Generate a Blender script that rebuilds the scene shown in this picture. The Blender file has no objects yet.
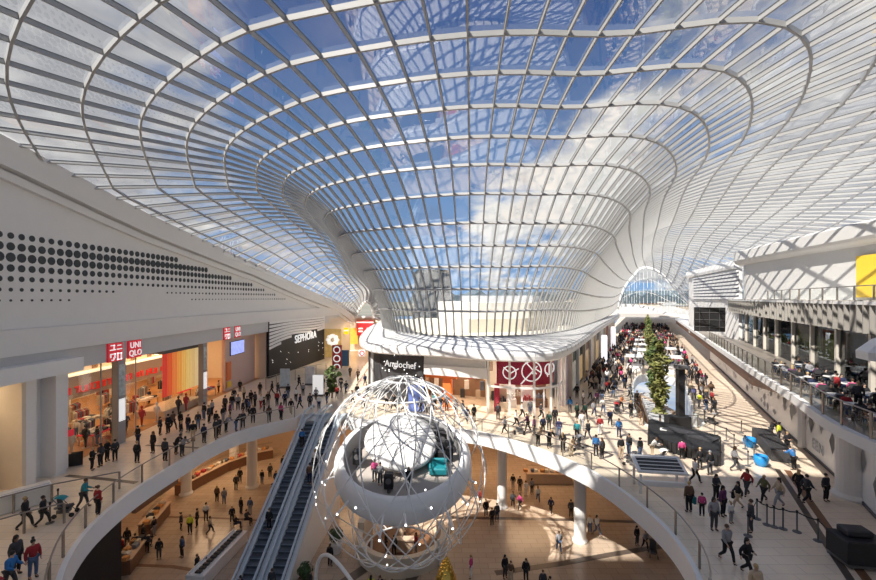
EXPOSURE, SUN_E, SKY_E, KX, KY = 0.08, 8.5, 1.0, .75, .55
import bpy, bmesh, math, random
from mathutils import Vector, Matrix, Euler
from mathutils.geometry import tessellate_polygon
rnd = random.Random(7)
C = bpy.context.scene.collection
PI = math.pi
F, CX, HY, CZ = 414.0, 438.0, 298.0, 19.2      # focal length in pixels, principal column, horizon row, eye height
Z1, Z2, Z3 = 8.0, 13.2, 19.0                   # floor levels

def fl(px, py, z):                             # the spot on level z seen at a pixel
    d = (CZ - z) / (py - HY)
    return Vector(((px - CX) * d, F * d, z))

# ------------------------------------------------------------------ materials
MATS = {}
def mat(name, col, rough=0.6, metal=0.0, var=0.06, scale=3.0, emit=0.0, bump=0.0, ecol=None):
    if name in MATS: return MATS[name]
    m = bpy.data.materials.new(name); m.use_nodes = True
    nt = m.node_tree; b = nt.nodes['Principled BSDF']
    b.inputs['Roughness'].default_value = rough; b.inputs['Metallic'].default_value = metal
    tc = nt.nodes.new('ShaderNodeTexCoord'); no = nt.nodes.new('ShaderNodeTexNoise')
    no.inputs['Scale'].default_value = scale; no.inputs['Detail'].default_value = 4
    nt.links.new(tc.outputs['Object'], no.inputs['Vector'])
    mx = nt.nodes.new('ShaderNodeMix'); mx.data_type = 'RGBA'
    c = Vector(col)
    lo = [max(0, x * (1 - var)) for x in c]; hi = [min(1, x * (1 + var)) for x in c]
    mx.inputs[6].default_value = (*lo, 1); mx.inputs[7].default_value = (*hi, 1)
    nt.links.new(no.outputs['Fac'], mx.inputs[0]); nt.links.new(mx.outputs[2], b.inputs['Base Color'])
    if emit:
        b.inputs['Emission Color'].default_value = (*(ecol or col), 1); b.inputs['Emission Strength'].default_value = emit
    if bump:
        bp = nt.nodes.new('ShaderNodeBump'); bp.inputs['Strength'].default_value = bump
        nt.links.new(no.outputs['Fac'], bp.inputs['Height']); nt.links.new(bp.outputs['Normal'], b.inputs['Normal'])
    MATS[name] = m
    return m

def tile_mat(name, c1, c2, joint, size, rough=0.25, off=0.5):
    m = bpy.data.materials.new(name); m.use_nodes = True
    nt = m.node_tree; b = nt.nodes['Principled BSDF']; b.inputs['Roughness'].default_value = rough
    tc = nt.nodes.new('ShaderNodeTexCoord'); br = nt.nodes.new('ShaderNodeTexBrick')
    br.inputs['Color1'].default_value = (*c1, 1); br.inputs['Color2'].default_value = (*c2, 1); br.inputs['Mortar'].default_value = (*joint, 1)
    br.inputs['Scale'].default_value = 1.0; br.inputs['Mortar Size'].default_value = 0.012
    br.inputs['Brick Width'].default_value = size[0]; br.inputs['Row Height'].default_value = size[1]; br.offset = off
    nt.links.new(tc.outputs['Object'], br.inputs['Vector'])
    no = nt.nodes.new('ShaderNodeTexNoise'); no.inputs['Scale'].default_value = 0.7; no.inputs['Detail'].default_value = 6
    nt.links.new(tc.outputs['Object'], no.inputs['Vector'])
    mx = nt.nodes.new('ShaderNodeMix'); mx.data_type = 'RGBA'; mx.blend_type = 'MULTIPLY'; mx.inputs[0].default_value = 0.18
    nt.links.new(br.outputs['Color'], mx.inputs[6]); nt.links.new(no.outputs['Fac'], mx.inputs[7])
    nt.links.new(mx.outputs[2], b.inputs['Base Color'])
    MATS[name] = m
    return m

def glass_mat(name, tint, refl, frit=0.0, fritcol=(.85, .88, .9)):
    m = bpy.data.materials.new(name); m.use_nodes = True
    nt = m.node_tree; nt.nodes.clear()
    out = nt.nodes.new('ShaderNodeOutputMaterial'); tr = nt.nodes.new('ShaderNodeBsdfTransparent'); gl = nt.nodes.new('ShaderNodeBsdfGlossy')
    tr.inputs['Color'].default_value = (*tint, 1); gl.inputs['Roughness'].default_value = 0.0
    lw = nt.nodes.new('ShaderNodeLayerWeight'); lw.inputs['Blend'].default_value = 0.35
    ma = nt.nodes.new('ShaderNodeMath'); ma.operation = 'MULTIPLY_ADD'; ma.inputs[1].default_value = refl * 1.6; ma.inputs[2].default_value = refl * 0.5
    nt.links.new(lw.outputs['Fresnel'], ma.inputs[0])
    mx = nt.nodes.new('ShaderNodeMixShader')
    nt.links.new(ma.outputs[0], mx.inputs[0]); nt.links.new(tr.outputs[0], mx.inputs[1]); nt.links.new(gl.outputs[0], mx.inputs[2])
    last = mx
    if frit:
        df = nt.nodes.new('ShaderNodeBsdfTranslucent'); df.inputs['Color'].default_value = (*fritcol, 1)
        m2 = nt.nodes.new('ShaderNodeMixShader'); m2.inputs[0].default_value = frit
        nt.links.new(mx.outputs[0], m2.inputs[1]); nt.links.new(df.outputs[0], m2.inputs[2]); last = m2
    nt.links.new(last.outputs[0], out.inputs[0])
    MATS[name] = m
    return m

roofsteel = mat('roof_steel', (.44, .44, .435), .45, var=.03)
white = mat('white_plaster', (.80, .785, .765), .55, var=.03, scale=1.2)
steel = mat('white_steel', (.86, .86, .85), .4, var=.03)
panelw = mat('white_panel', (.86, .855, .845), .35, var=.03)
greyw = mat('grey_plaster', (.62, .62, .62), .6, var=.04)
dotm = mat('perforation_dark', (.045, .055, .06), .7)
black = mat('black_matte', (.018, .018, .02), .6, var=.2)
blackgloss = mat('black_gloss', (.02, .022, .026), .2)
dark = mat('charcoal', (.05, .05, .055), .6, var=.15)
dgrey = mat('dark_grey', (.13, .13, .135), .6)
mgrey = mat('mid_grey', (.35, .35, .36), .5)
metal = mat('brushed_metal', (.6, .6, .6), .3, .9)
bronze = mat('bronze_metal', (.34, .31, .28), .35, .8)
red = mat('sign_red', (.75, .03, .05), .45, emit=.25)
deepred = mat('deep_red', (.42, .012, .05), .45, var=.1)
signwhite = mat('sign_white', (.95, .95, .95), .5, emit=.5, ecol=(1, 1, 1))
brown = mat('wood_brown', (.20, .095, .05), .45, var=.3, scale=6)
tan = mat('tan_panel', (.60, .46, .34), .5, var=.12)
cream = mat('cream', (.75, .66, .53), .5, var=.06)
pinkw = mat('pink_wall', (.72, .50, .42), .5, var=.05)
orange = mat('orange', (.90, .22, .05), .5, var=.1)
yellow = mat('yellow', (.92, .62, .05), .5, var=.08)
gold = mat('gold', (.85, .55, .12), .22, .9, var=.2)
blue = mat('bright_blue', (.02, .30, .75), .5)
teal = mat('teal', (.015, .22, .26), .5)
leafm = mat('leaf_green', (.085, .13, .03), .6, var=.55, scale=5)
leafy = mat('leaf_yellow_green', (.20, .205, .055), .6, var=.5, scale=4)
trunkm = mat('trunk', (.16, .10, .06), .8)
warmlight = mat('warm_lamp', (1, .78, .5), .5, emit=9, ecol=(1, .72, .42))
whitelight = mat('white_lamp', (1, 1, 1), .5, emit=3, ecol=(1, .97, .92))
covelight = mat('cove_lamp', (1, .85, .65), .5, emit=4, ecol=(1, .82, .6))
screenm = mat('screen_blue', (.3, .4, .9), .4, var=.6, scale=2.2, emit=.9, ecol=(.32, .38, .85))
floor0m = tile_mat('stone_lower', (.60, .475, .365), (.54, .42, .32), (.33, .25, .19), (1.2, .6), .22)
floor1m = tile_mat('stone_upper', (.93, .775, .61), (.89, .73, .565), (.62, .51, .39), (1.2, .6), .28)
shopfloor = tile_mat('timber_floor', (.62, .30, .11), (.55, .26, .09), (.3, .14, .05), (1.8, .2), .3)
stripm = mat('dark_stone', (.11, .085, .07), .3, var=.2)
roofglass = glass_mat('roof_glass', (.955, .96, .965), .11, .010)
clear = glass_mat('clear_glass', (.93, .95, .94), .05)
darkglass = glass_mat('shop_glass', (.35, .42, .47), .22)
esc_step = mat('escalator_step', (.13, .15, .18), .4, .3, var=.25)
esc_glass = glass_mat('escalator_glass', (.80, .87, .92), .12)
bluemetal = mat('brushed_blue_steel', (.74, .78, .82), .35)

# ------------------------------------------------------------------ mesh builder
class MB:
    def __init__(s): s.v = []; s.f = []; s.m = []; s.mi = 0
    def add(s, vs, fs):
        o = len(s.v); s.v += [tuple(v) for v in vs]
        for f in fs: s.f.append([o + i for i in f]); s.m.append(s.mi)
        return s
    def box(s, c, d, rz=0, M=None):
        x, y, z = d[0] / 2, d[1] / 2, d[2] / 2
        vs = [Vector(p) for p in ((-x,-y,-z),(x,-y,-z),(x,y,-z),(-x,y,-z),(-x,-y,z),(x,-y,z),(x,y,z),(-x,y,z))]
        R = M if M is not None else Matrix.Rotation(rz, 3, 'Z')
        vs = [R @ v + Vector(c) for v in vs]
        return s.add(vs, [(0,3,2,1),(4,5,6,7),(0,1,5,4),(1,2,6,5),(2,3,7,6),(3,0,4,7)])
    def bbox(s, c, d, b=.03, rz=0):            # box with bevelled upper/lower edges
        x, y, z = d[0] / 2, d[1] / 2, d[2] / 2; R = Matrix.Rotation(rz, 3, 'Z'); vs = []; c = Vector(c)
        for zz, i in ((-z, b), (-z + b, 0), (z - b, 0), (z, b)):
            for px, py in ((-x+i,-y+i*.99),(x-i,-y+i),(x-i,y-i),(-x+i,y-i)): vs.append(R @ Vector((px, py, zz)) + c)
        fs = [(3,2,1,0),(12,13,14,15)]
        for k in range(3):
            for j in range(4): a = 4*k+j; b2 = 4*k+(j+1)%4; fs.append((a, b2, b2+4, a+4))
        return s.add(vs, fs)
    def tube(s, pts, r, n=6, closed=False, cap=True):
        pts = [Vector(p) for p in pts]; N = len(pts); rs = r if isinstance(r, (list, tuple)) else [r] * N
        vs = []; prev = None
        for i, p in enumerate(pts):
            a = pts[(i - 1) % N] if (closed or i > 0) else p; b = pts[(i + 1) % N] if (closed or i < N - 1) else p
            t = (b - a).normalized()
            if prev is None: u = t.orthogonal().normalized()
            else:
                u = prev - t * prev.dot(t); u = u.normalized() if u.length > 1e-6 else t.orthogonal().normalized()
            prev = u; w = t.cross(u)
            for k in range(n):
                an = 2 * PI * k / n; vs.append(p + (u * math.cos(an) + w * math.sin(an)) * rs[i])
        fs = []
        for i in range(N if closed else N - 1):
            for k in range(n):
                a = i * n + k; b = i * n + (k + 1) % n; j = ((i + 1) % N) * n
                fs.append((a, b, j + (k + 1) % n, j + k))
        if cap and not closed: fs += [tuple(range(n - 1, -1, -1)), tuple((N - 1) * n + k for k in range(n))]
        return s.add(vs, fs)
    def bar(s, pts, nrm, w, d):                # rectangular bar along pts; nrm = depth direction at each point
        pts = [Vector(p) for p in pts]; N = len(pts); vs = []
        for i, p in enumerate(pts):
            t = (pts[min(i+1, N-1)] - pts[max(i-1, 0)]).normalized(); n = Vector(nrm[i]); n = (n - t * n.dot(t)).normalized(); sd = t.cross(n)
            vs += [p - sd*w/2, p + sd*w/2, p + sd*w/2 - n*d, p - sd*w/2 - n*d]
        fs = [(0,1,2,3), tuple(4*(N-1)+k for k in (3,2,1,0))]
        for i in range(N - 1):
            for k in range(4): a = 4*i+k; b = 4*i+(k+1)%4; fs.append((b, a, a+4, b+4))
        return s.add(vs, fs)
    def prism(s, poly, z0, z1, holes=()):
        loops = [[Vector((p[0], p[1], 0)) for p in poly]] + [[Vector((p[0], p[1], 0)) for p in h] for h in holes]
        flat = [p for l in loops for p in l]; n = len(flat)
        tris = tessellate_polygon(loops)
        vs = [(p.x, p.y, z0) for p in flat] + [(p.x, p.y, z1) for p in flat]; fs = []
        for t in tris:
            a, b, c = t
            cr = (flat[b] - flat[a]).cross(flat[c] - flat[a]).z
            if cr < 0: a, c = c, a
            fs += [(a + n, b + n, c + n), (c, b, a)]
        o = 0
        for l in loops:
            for i in range(len(l)):
                a = o + i; b = o + (i + 1) % len(l); fs.append((a, b, b + n, a + n))
            o += len(l)
        return s.add(vs, fs)
    def lathe(s, prof, n=16, c=(0, 0, 0), cap=True):
        vs = []; c = Vector(c)
        for r, z in prof:
            for k in range(n): a = 2*PI*k/n; vs.append(c + Vector((r*math.cos(a), r*math.sin(a), z)))
        fs = []
        for i in range(len(prof) - 1):
            for k in range(n): a = i*n+k; b = i*n+(k+1)%n; fs.append((a, b, b+n, a+n))
        if cap: fs += [tuple(range(n-1, -1, -1)), tuple((len(prof)-1)*n+k for k in range(n))]
        return s.add(vs, fs)
    def ball(s, c, r, n=8, m=6, sq=(1, 1, 1)):
        prof = [(max(1e-4, math.sin(PI*i/m)), -math.cos(PI*i/m)) for i in range(m + 1)]
        vs = []; c = Vector(c)
        for pr, pz in prof:
            for k in range(n): a = 2*PI*k/n; vs.append(c + Vector((pr*math.cos(a)*r*sq[0], pr*math.sin(a)*r*sq[1], pz*r*sq[2])))
        fs = []
        for i in range(m):
            for k in range(n): a = i*n+k; b = i*n+(k+1)%n; fs.append((a, b, b+n, a+n))
        return s.add(vs, fs)
    def grid(s, rows, closed=False):
        n = len(rows[0]); vs = [p for r in rows for p in r]; fs = []
        for i in range(len(rows) - 1):
            for k in range(n if closed else n - 1):
                fs.append((i*n+k, i*n+(k+1)%n, (i+1)*n+(k+1)%n, (i+1)*n+k))
        return s.add(vs, fs)
    def xf(s, M):
        s.v = [tuple(M @ Vector(v)) for v in s.v]; return s
    def build(s, name, mats, parent=None, smooth=False, loc=None):
        me = bpy.data.meshes.new(name); me.from_pydata(s.v, [], s.f); mats = mats if isinstance(mats, (list, tuple)) else [mats]
        for m in mats: me.materials.append(m)
        if len(mats) > 1: me.polygons.foreach_set('material_index', s.m)
        if smooth: me.polygons.foreach_set('use_smooth', [True] * len(me.polygons))
        me.update()
        o = bpy.data.objects.new(name, me); C.objects.link(o)
        if parent: o.parent = parent
        if loc: o.location = loc
        return o

def empty(name, loc=(0, 0, 0), rz=0):
    o = bpy.data.objects.new(name, None); o.empty_display_size = .2; C.objects.link(o); o.location = loc; o.rotation_euler = (0, 0, rz); return o
def tag(o, label, cat, group=None):
    o['label'] = label; o['category'] = cat
    if group: o['group'] = group
    return o
def struct(o, label=None, cat='building'):
    o['kind'] = 'structure'
    if label: o['label'] = label; o['category'] = cat
    return o
def thing(name, loc, label, cat, group=None, rz=0): return tag(empty(name, loc, rz), label, cat, group)
def copy_tree(o, parent=None):
    c = o.copy(); C.objects.link(c)
    if parent: c.parent = parent
    for ch in list(o.children): copy_tree(ch, c)
    return c
def crom(P, n):                                 # Catmull-Rom through the points, n per span
    P = [Vector(p) for p in P]; out = []
    for i in range(len(P) - 1):
        a, b, c, d = P[max(i-1, 0)], P[i], P[i+1], P[min(i+2, len(P)-1)]
        for k in range(n):
            t = k / n; out.append(.5*((2*b)+(c-a)*t+(2*a-5*b+4*c-d)*t*t+(3*b-a-3*c+d)*t**3))
    return out + [P[-1]]
def resample(P, step):
    P = [Vector(p) for p in P]; L = [0]
    for i in range(1, len(P)): L.append(L[-1] + (P[i] - P[i-1]).length)
    n = max(1, round(L[-1] / step)); out = []; j = 0
    for k in range(n + 1):
        t = L[-1] * k / n
        while j < len(P) - 2 and L[j+1] < t: j += 1
        f = (t - L[j]) / max(1e-9, L[j+1] - L[j]); out.append(P[j].lerp(P[j+1], f))
    return out
def lerp_tab(tab, x):
    if x <= tab[0][0]: return tab[0][1]
    for (a, b), (c, d) in zip(tab, tab[1:]):
        if x <= c: return b + (d - b) * (x - a) / (c - a)
    return tab[-1][1]
def text_mesh(name, body, size, depth, M, m, parent, spacing=1.0):
    cu = bpy.data.curves.new(name, 'FONT'); cu.body = body; cu.size = size; cu.extrude = depth; cu.align_x = 'CENTER'; cu.align_y = 'CENTER'; cu.space_character = spacing
    cu.resolution_u = 3
    t = bpy.data.objects.new(name + '_tmp', cu); C.objects.link(t)
    dg = bpy.context.evaluated_depsgraph_get(); me = bpy.data.meshes.new_from_object(t.evaluated_get(dg)); bpy.data.objects.remove(t)
    me.transform(M); me.materials.clear(); me.materials.append(m); me.name = name
    o = bpy.data.objects.new(name, me); C.objects.link(o)
    if parent: o.parent = parent
    return o
def faceM(p, right, up=(0, 0, 1)):              # matrix taking text (x right, y up) to a wall point
    r = Vector(right).normalized(); u = Vector(up).normalized(); n = r.cross(u)
    M = Matrix((r, u, n)).transposed().to_4x4(); M.translation = Vector(p); return M
def arealight(name, loc, energy, col, sx, sy, rot=(0, 0, 0)):
    l = bpy.data.lights.new(name, 'AREA'); l.energy = energy; l.color = col; l.shape = 'RECTANGLE'; l.size = sx; l.size_y = sy
    o = bpy.data.objects.new(name, l); C.objects.link(o); o.location = loc; o.rotation_euler = rot; o['kind'] = 'structure'; return o
# ------------------------------------------------------------------ camera, sun, sky
cam = bpy.data.cameras.new('camera'); camo = bpy.data.objects.new('camera', cam); C.objects.link(camo)
cam.sensor_width = 36; cam.lens = F / 876 * 36; cam.shift_y = (HY - 290) / 876; cam.clip_start = .1; cam.clip_end = 3000
camo.location = (0, 0, CZ); camo.rotation_euler = (PI / 2, 0, 0)
S = bpy.context.scene; S.camera = camo
S.view_settings.view_transform = 'Standard'; S.view_settings.look = 'None'; S.view_settings.exposure = EXPOSURE; S.view_settings.gamma = 1
S.cycles.transparent_max_bounces = 16; S.cycles.max_bounces = 7; S.cycles.diffuse_bounces = 4; S.cycles.caustics_reflective = False; S.cycles.caustics_refractive = False
S.cycles.sample_clamp_indirect = 6

sl = bpy.data.lights.new('sun', 'SUN'); sl.energy = SUN_E; sl.angle = .009; sl.color = (1, .94, .85)
so = bpy.data.objects.new('sun', sl); C.objects.link(so); so.location = (-60, -60, 90)
so.rotation_euler = Vector((KX, KY, -1)).to_track_quat('-Z', 'Y').to_euler(); so['kind'] = 'structure'

W = bpy.data.worlds.new('sky'); S.world = W; W.use_nodes = True
nt = W.node_tree; N = nt.nodes; Lk = nt.links; N.clear()
out = N.new('ShaderNodeOutputWorld'); bg = N.new('ShaderNodeBackground'); Lk.new(bg.outputs[0], out.inputs[0]); bg.inputs[1].default_value = SKY_E
tc = N.new('ShaderNodeTexCoord'); nrm = N.new('ShaderNodeVectorMath'); nrm.operation = 'NORMALIZE'; Lk.new(tc.outputs['Generated'], nrm.inputs[0])
sep = N.new('ShaderNodeSeparateXYZ'); Lk.new(nrm.outputs[0], sep.inputs[0])
def mth(op, a, b=None, c=None, clamp=False):
    n = N.new('ShaderNodeMath'); n.operation = op; n.use_clamp = clamp
    for i, x in enumerate((a, b, c)):
        if x is None: continue
        if isinstance(x, (int, float)): n.inputs[i].default_value = x
        else: Lk.new(x, n.inputs[i])
    return n.outputs[0]
den = mth('ADD', mth('ABSOLUTE', sep.outputs[2]), .22)
cmb = N.new('ShaderNodeCombineXYZ'); Lk.new(mth('DIVIDE', sep.outputs[0], den), cmb.inputs[0]); Lk.new(mth('DIVIDE', sep.outputs[1], den), cmb.inputs[1])
no = N.new('ShaderNodeTexNoise'); no.inputs['Scale'].default_value = 2.3; no.inputs['Detail'].default_value = 9; no.inputs['Roughness'].default_value = .56
Lk.new(cmb.outputs[0], no.inputs['Vector'])
acc = no.outputs['Fac']
def blob(d, amt, lo):                            # banks of cloud and clear sky in the places the photo has them
    global acc
    dv = Vector(d).normalized(); vm = N.new('ShaderNodeVectorMath'); vm.operation = 'DOT_PRODUCT'; vm.inputs[1].default_value = dv; Lk.new(nrm.outputs[0], vm.inputs[0])
    mr = N.new('ShaderNodeMapRange'); mr.interpolation_type = 'SMOOTHSTEP'; mr.inputs[1].default_value = lo; mr.inputs[2].default_value = 1; mr.inputs[3].default_value = 0; mr.inputs[4].default_value = amt
    Lk.new(vm.outputs['Value'], mr.inputs[0]); acc = mth('ADD', acc, mr.outputs[0])
def pix(px, py): return ((px - CX) / F, 1, (HY - py) / F)
blob(pix(410, 60), -.34, .88); blob(pix(620, 20), -.22, .93); blob(pix(250, 110), -.14, .95); blob(pix(530, 185), .26, .962); blob(pix(60, 60), .24, .86); blob(pix(840, 90), .22, .84); blob(pix(270, 200), -.05, .95)
blob(pix(430, 260), -.10, .985); blob(pix(560, 255), -.12, .988)
mr = N.new('ShaderNodeMapRange'); mr.interpolation_type = 'SMOOTHSTEP'; mr.inputs[1].default_value = .44; mr.inputs[2].default_value = .64
Lk.new(acc, mr.inputs[0])
g = N.new('ShaderNodeMapRange'); g.inputs[1].default_value = 0; g.inputs[2].default_value = .6; Lk.new(sep.outputs[2], g.inputs[0])
skc = N.new('ShaderNodeMix'); skc.data_type = 'RGBA'; skc.inputs[6].default_value = (.27, .48, .80, 1); skc.inputs[7].default_value = (.022, .085, .29, 1); Lk.new(g.outputs[0], skc.inputs[0])
n2 = N.new('ShaderNodeTexNoise'); n2.inputs['Scale'].default_value = 3.4; n2.inputs['Detail'].default_value = 6; Lk.new(cmb.outputs[0], n2.inputs['Vector'])
clc = N.new('ShaderNodeMix'); clc.data_type = 'RGBA'; clc.inputs[6].default_value = (.46, .47, .50, 1); clc.inputs[7].default_value = (.88, .87, .84, 1)
m2 = N.new('ShaderNodeMapRange'); m2.inputs[1].default_value = .38; m2.inputs[2].default_value = .6; acc = n2.outputs['Fac']; blob(pix(530, 185), .2, .95); blob(pix(860, 110), -.10, .80); blob(pix(30, 80), -.08, .80); Lk.new(acc, m2.inputs[0]); Lk.new(m2.outputs[0], clc.inputs[0])
mix = N.new('ShaderNodeMix'); mix.data_type = 'RGBA'; Lk.new(mr.outputs[0], mix.inputs[0]); Lk.new(skc.outputs[2], mix.inputs[6]); Lk.new(clc.outputs[2], mix.inputs[7])
Lk.new(mix.outputs[2], bg.inputs[0])

# ------------------------------------------------------------------ the glass roof
RING = [(-13.2, 87.2), (-10.5, 79), (-9.3, 72), (-8.6, 65), (-7.2, 57.5), (-4.8, 51.5), (-1.6, 47.8), (1.5, 46.0), (4.5, 45.4), (7.5, 45.9), (10.7, 47.4), (14.2, 51), (18.6, 57.3), (27.3, 73.2), (40, 97), (51.5, 119)]
OUTR = [(-17.6, 87.6), (-19.6, 80.5), (-22.4, 66), (-23.9, 46), (-24.2, 29), (-24.2, 14), (-19, -4.5), (-7, -5.4), (2, -5.4), (9.0, -5.4), (18.5, -5.4), (28.5, -4), (41.5, 9), (54, 44), (62, 82), (69.5, 110)]
RZ = [15] * 13 + [15.0, 15.3, 16.6]
SG = [.55, .55, .6, .68, .8, .92, 1, 1, 1, 1.02, 1.16, 1.06, .76, .58, .48, .4]
EL = [(-6, 30.2), (0, 30.0), (14, 29.0), (23, 27.7), (33, 25.9), (53, 23.4), (80, 18.2), (88, 15.2)]
OZ = [15.2, 18.0, 21.3, 24.3, 26.6, 28.9, 29.8, 30.2, 30.5, 30.5, 30, 29, 27.5, 26.6, 25.4, 15.2]
AP = [(0, -4.2), (1, -1.41), (2.8, .93), (4.8, 3.07), (7.2, 4.85), (9.7, 6.45), (11.9, 8.3), (14.3, 9.8), (17.1, 10.85), (19.9, 11.6), (22.8, 12.05), (25.7, 12.3), (28.6, 12.3), (40, 11.9), (56, 11.2), (70, 10)]
APs = crom([(a, b, 0) for a, b in AP], 6)
def A(r): return lerp_tab([(p.x, p.y) for p in APs], r)
nsub = 12
rc = crom([(x, y, z) for (x, y), z in zip(RING, RZ)], nsub); oc = crom([(x, y, z) for (x, y), z in zip(OUTR, OZ)], nsub)
Ls = [0]
for i in range(1, len(rc)): Ls.append(Ls[-1] + (rc[i] - rc[i-1]).length)
sgc = crom([(v, 0, 0) for v in SG], nsub); Ts = []; t = 0
while t < Ls[-1] - .4:                            # ribs stand closer at the nose than along the corridor
    Ts.append(t); j = max(i for i in range(len(Ls)) if Ls[i] <= t + 1e-9); t += .88 if j < nsub * 9 else (.8 if j < nsub * 11 else (1.3 if j < nsub * 13 else 2.0))
Ts.append(Ls[-1]); nr = len(Ts) - 1; ribs = []
for t in Ts:
    j = max(i for i in range(len(Ls)) if Ls[i] <= t + 1e-9); j = min(j, len(Ls) - 2)
    f = (t - Ls[j]) / (Ls[j+1] - Ls[j]); b = rc[j].lerp(rc[j+1], f); o = oc[j].lerp(oc[j+1], f); sg = sgc[j].x + (sgc[j+1].x - sgc[j].x) * f
    Wd = (Vector((o.x, o.y)) - Vector((b.x, b.y))).length; e = o.z - CZ; zb = b.z - 15
    pts = []; M_ = 160; c = e - A(Wd / sg)
    for q in range(M_ + 1):
        u = (q / M_) ** 1.3; r = Wd * u
        pts.append(Vector((b.x + (o.x - b.x) * u, b.y + (o.y - b.y) * u, CZ + A(r / sg) + zb * (1 - u) ** 2 + c * (u ** 1.7))))
    tot = sum((pts[q] - pts[q-1]).length for q in range(1, M_ + 1)); unit = min(3.0 * (1 + .5 * (sg - 1)) if sg > 1 or j > nsub * 10 else 3.0, tot / 13.5); nodes = [pts[0]]; need = unit
    for q in range(1, M_ + 1):
        p0 = pts[q-1]; d = (pts[q] - p0).length
        while d >= need: p0 = p0.lerp(pts[q], need / d); nodes.append(p0); d -= need; need = unit
        need -= d
    if need < unit * .8 or len(nodes) < 2: nodes.append(pts[-1])
    else: nodes[-1] = pts[-1]
    ribs.append(nodes)
def rnorm(i, k):
    p = ribs[i][k]; a = ribs[i][min(k+1, len(ribs[i])-1)] - ribs[i][max(k-1, 0)]
    i2 = min(i+1, nr); i1 = max(i-1, 0)
    b = ribs[i2][min(k, len(ribs[i2])-1)] - ribs[i1][min(k, len(ribs[i1])-1)]
    n = a.cross(b)
    if n.length < 1e-6: return Vector((0, 0, 1))
    return n.normalized()
NR = [[rnorm(i, k) for k in range(len(ribs[i]))] for i in range(nr + 1)]
gm = MB()
for i in range(nr):
    a, b = ribs[i], ribs[i+1]; va = [p for p in a]; n = min(len(a), len(b)); o0 = len(gm.v)
    gm.v += [tuple(p) for p in a] + [tuple(p) for p in b]; la = len(a)
    for k in range(n - 1): gm.f.append([o0+k, o0+k+1, o0+la+k+1, o0+la+k]); gm.m.append(0)
    for k in range(n - 1, len(a) - 1): gm.f.append([o0+k, o0+k+1, o0+la+len(b)-1]); gm.m.append(0)
    for k in range(n - 1, len(b) - 1): gm.f.append([o0+la-1, o0+la+k+1, o0+la+k]); gm.m.append(0)
roof = struct(gm.build('ceiling', roofglass), 'curved glass and white steel gridshell roof with a funnel over the centre', 'roof')
ribvis = list(range(nr + 1)); step = max(1, math.ceil((nr + 1) / 99)); stuff = MB()
mid = [i for i in ribvis if 26 <= i < 122]
for i in ribvis:
    if i in mid: mb = MB()
    else: mb = stuff
    mb.bar(ribs[i], NR[i], .085, .21)
    if mb is not stuff: mb.build('roof_rib', roofsteel, roof)
s_ = stuff.build('roof_rib', roofsteel, roof); s_['kind'] = 'stuff'
kmax = max(len(r) for r in ribs)
for k in range(kmax):
    mb = MB(); run = []
    def flush():
        global run
        if len(run) > 1: mb.bar([ribs[i][k] for i in run], [NR[i][k] for i in run], .12, .25)
        run = []
    for i in range(nr + 1):
        if len(ribs[i]) - 1 > k or (k == 0): run.append(i)
        else: flush()
    flush()
    if mb.v: mb.build('roof_hoop', roofsteel, roof)
gk = MB()
for i in range(nr + 1): gk.bar([p + n * .03 for p, n in zip(ribs[i], NR[i])], NR[i], .125, .028)
gk.build('glazing_gasket', mat('gasket_dark', (.06, .065, .07), .6), roof)
eb = MB(); eb.bar([r[-1] for r in ribs], [Vector((0, 0, 1))] * (nr + 1), .3, .35); eb.build('roof_edge_beam', steel, roof)
endb = MB()
endb.bar(ribs[0], NR[0], .35, .5); endb.bar(ribs[-1], NR[-1], .5, .7); endb.build('end_beam', steel, roof)
kb = MB(); kb.bar([r[0] + Vector((0, 0, .02)) for r in ribs], [Vector((0, 0, 1))] * (nr + 1), .3, .22); kb.build('base_channel', dark, roof)

ef = MB(); em = MB(); er_ = ribs[-1]; lowz = lambda u: 16.4 + 1.5 * math.sin(PI * min(1, u * 1.6)) * (1 if u < .6 else .9) - 2.4 * u * u
ee = resample(er_, 1.0); n_ = len(ee); bot = [Vector((p.x, p.y, min(p.z, lowz(i / (n_ - 1))))) for i, p in enumerate(ee)]
for i in range(n_ - 1): ef.add([ee[i], ee[i+1], bot[i+1], bot[i]], [(0, 1, 2, 3)])
dn = Vector((.44, .9, 0))
for i in range(0, n_, 1): em.bar([ee[i], bot[i]], [dn, dn], .09, .15)
for q in (.33, .66): em.bar([a.lerp(b, q) for a, b in zip(ee, bot)], [dn] * n_, .09, .15)
em.bar([p - Vector((0, 0, .2)) for p in bot], [Vector((0, 0, 1))] * n_, .9, .7)
ef.build('end_glass', clear, roof); em.build('end_mullions', steel, roof)
# ------------------------------------------------------------------ floors, slabs, voids
VOID = [(-8.5, 12.6), (-12.4, 13.6), (-15.0, 16.4), (-16.7, 19.5), (-17.5, 22.7), (-17.7, 25.5), (-17.6, 28.5), (-17.4, 31.5), (-16.6, 34.4), (-14.8, 36.8), (-13.2, 38.4)]
VOID2 = [(-8.2, 38.4), (-5, 37.2), (-1, 36), (3.5, 34.4), (7.2, 30.9), (9.8, 26.8), (10.9, 22.4), (10.9, 18.5), (9.6, 15), (6.5, 13), (2, 12.2)]
va = [(p.x, p.y) for p in crom([(x, y, 0) for x, y in VOID], 6)]
vb = [(p.x, p.y) for p in crom([(x, y, 0) for x, y in VOID2], 6)]
VPOLY = va + [(-13.2, 39.6), (-8.2, 39.6)] + vb
EVOID = [(18.3, 36.4), (19.8, 42), (22.6, 48), (26, 55), (29.5, 60), (32.5, 59.5), (32.4, 55), (28.5, 47), (25, 40.5), (22.9, 36)]
ev = [(p.x, p.y) for p in crom([(x, y, 0) for x, y in EVOID + EVOID[:1]], 5)][:-1]
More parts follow.
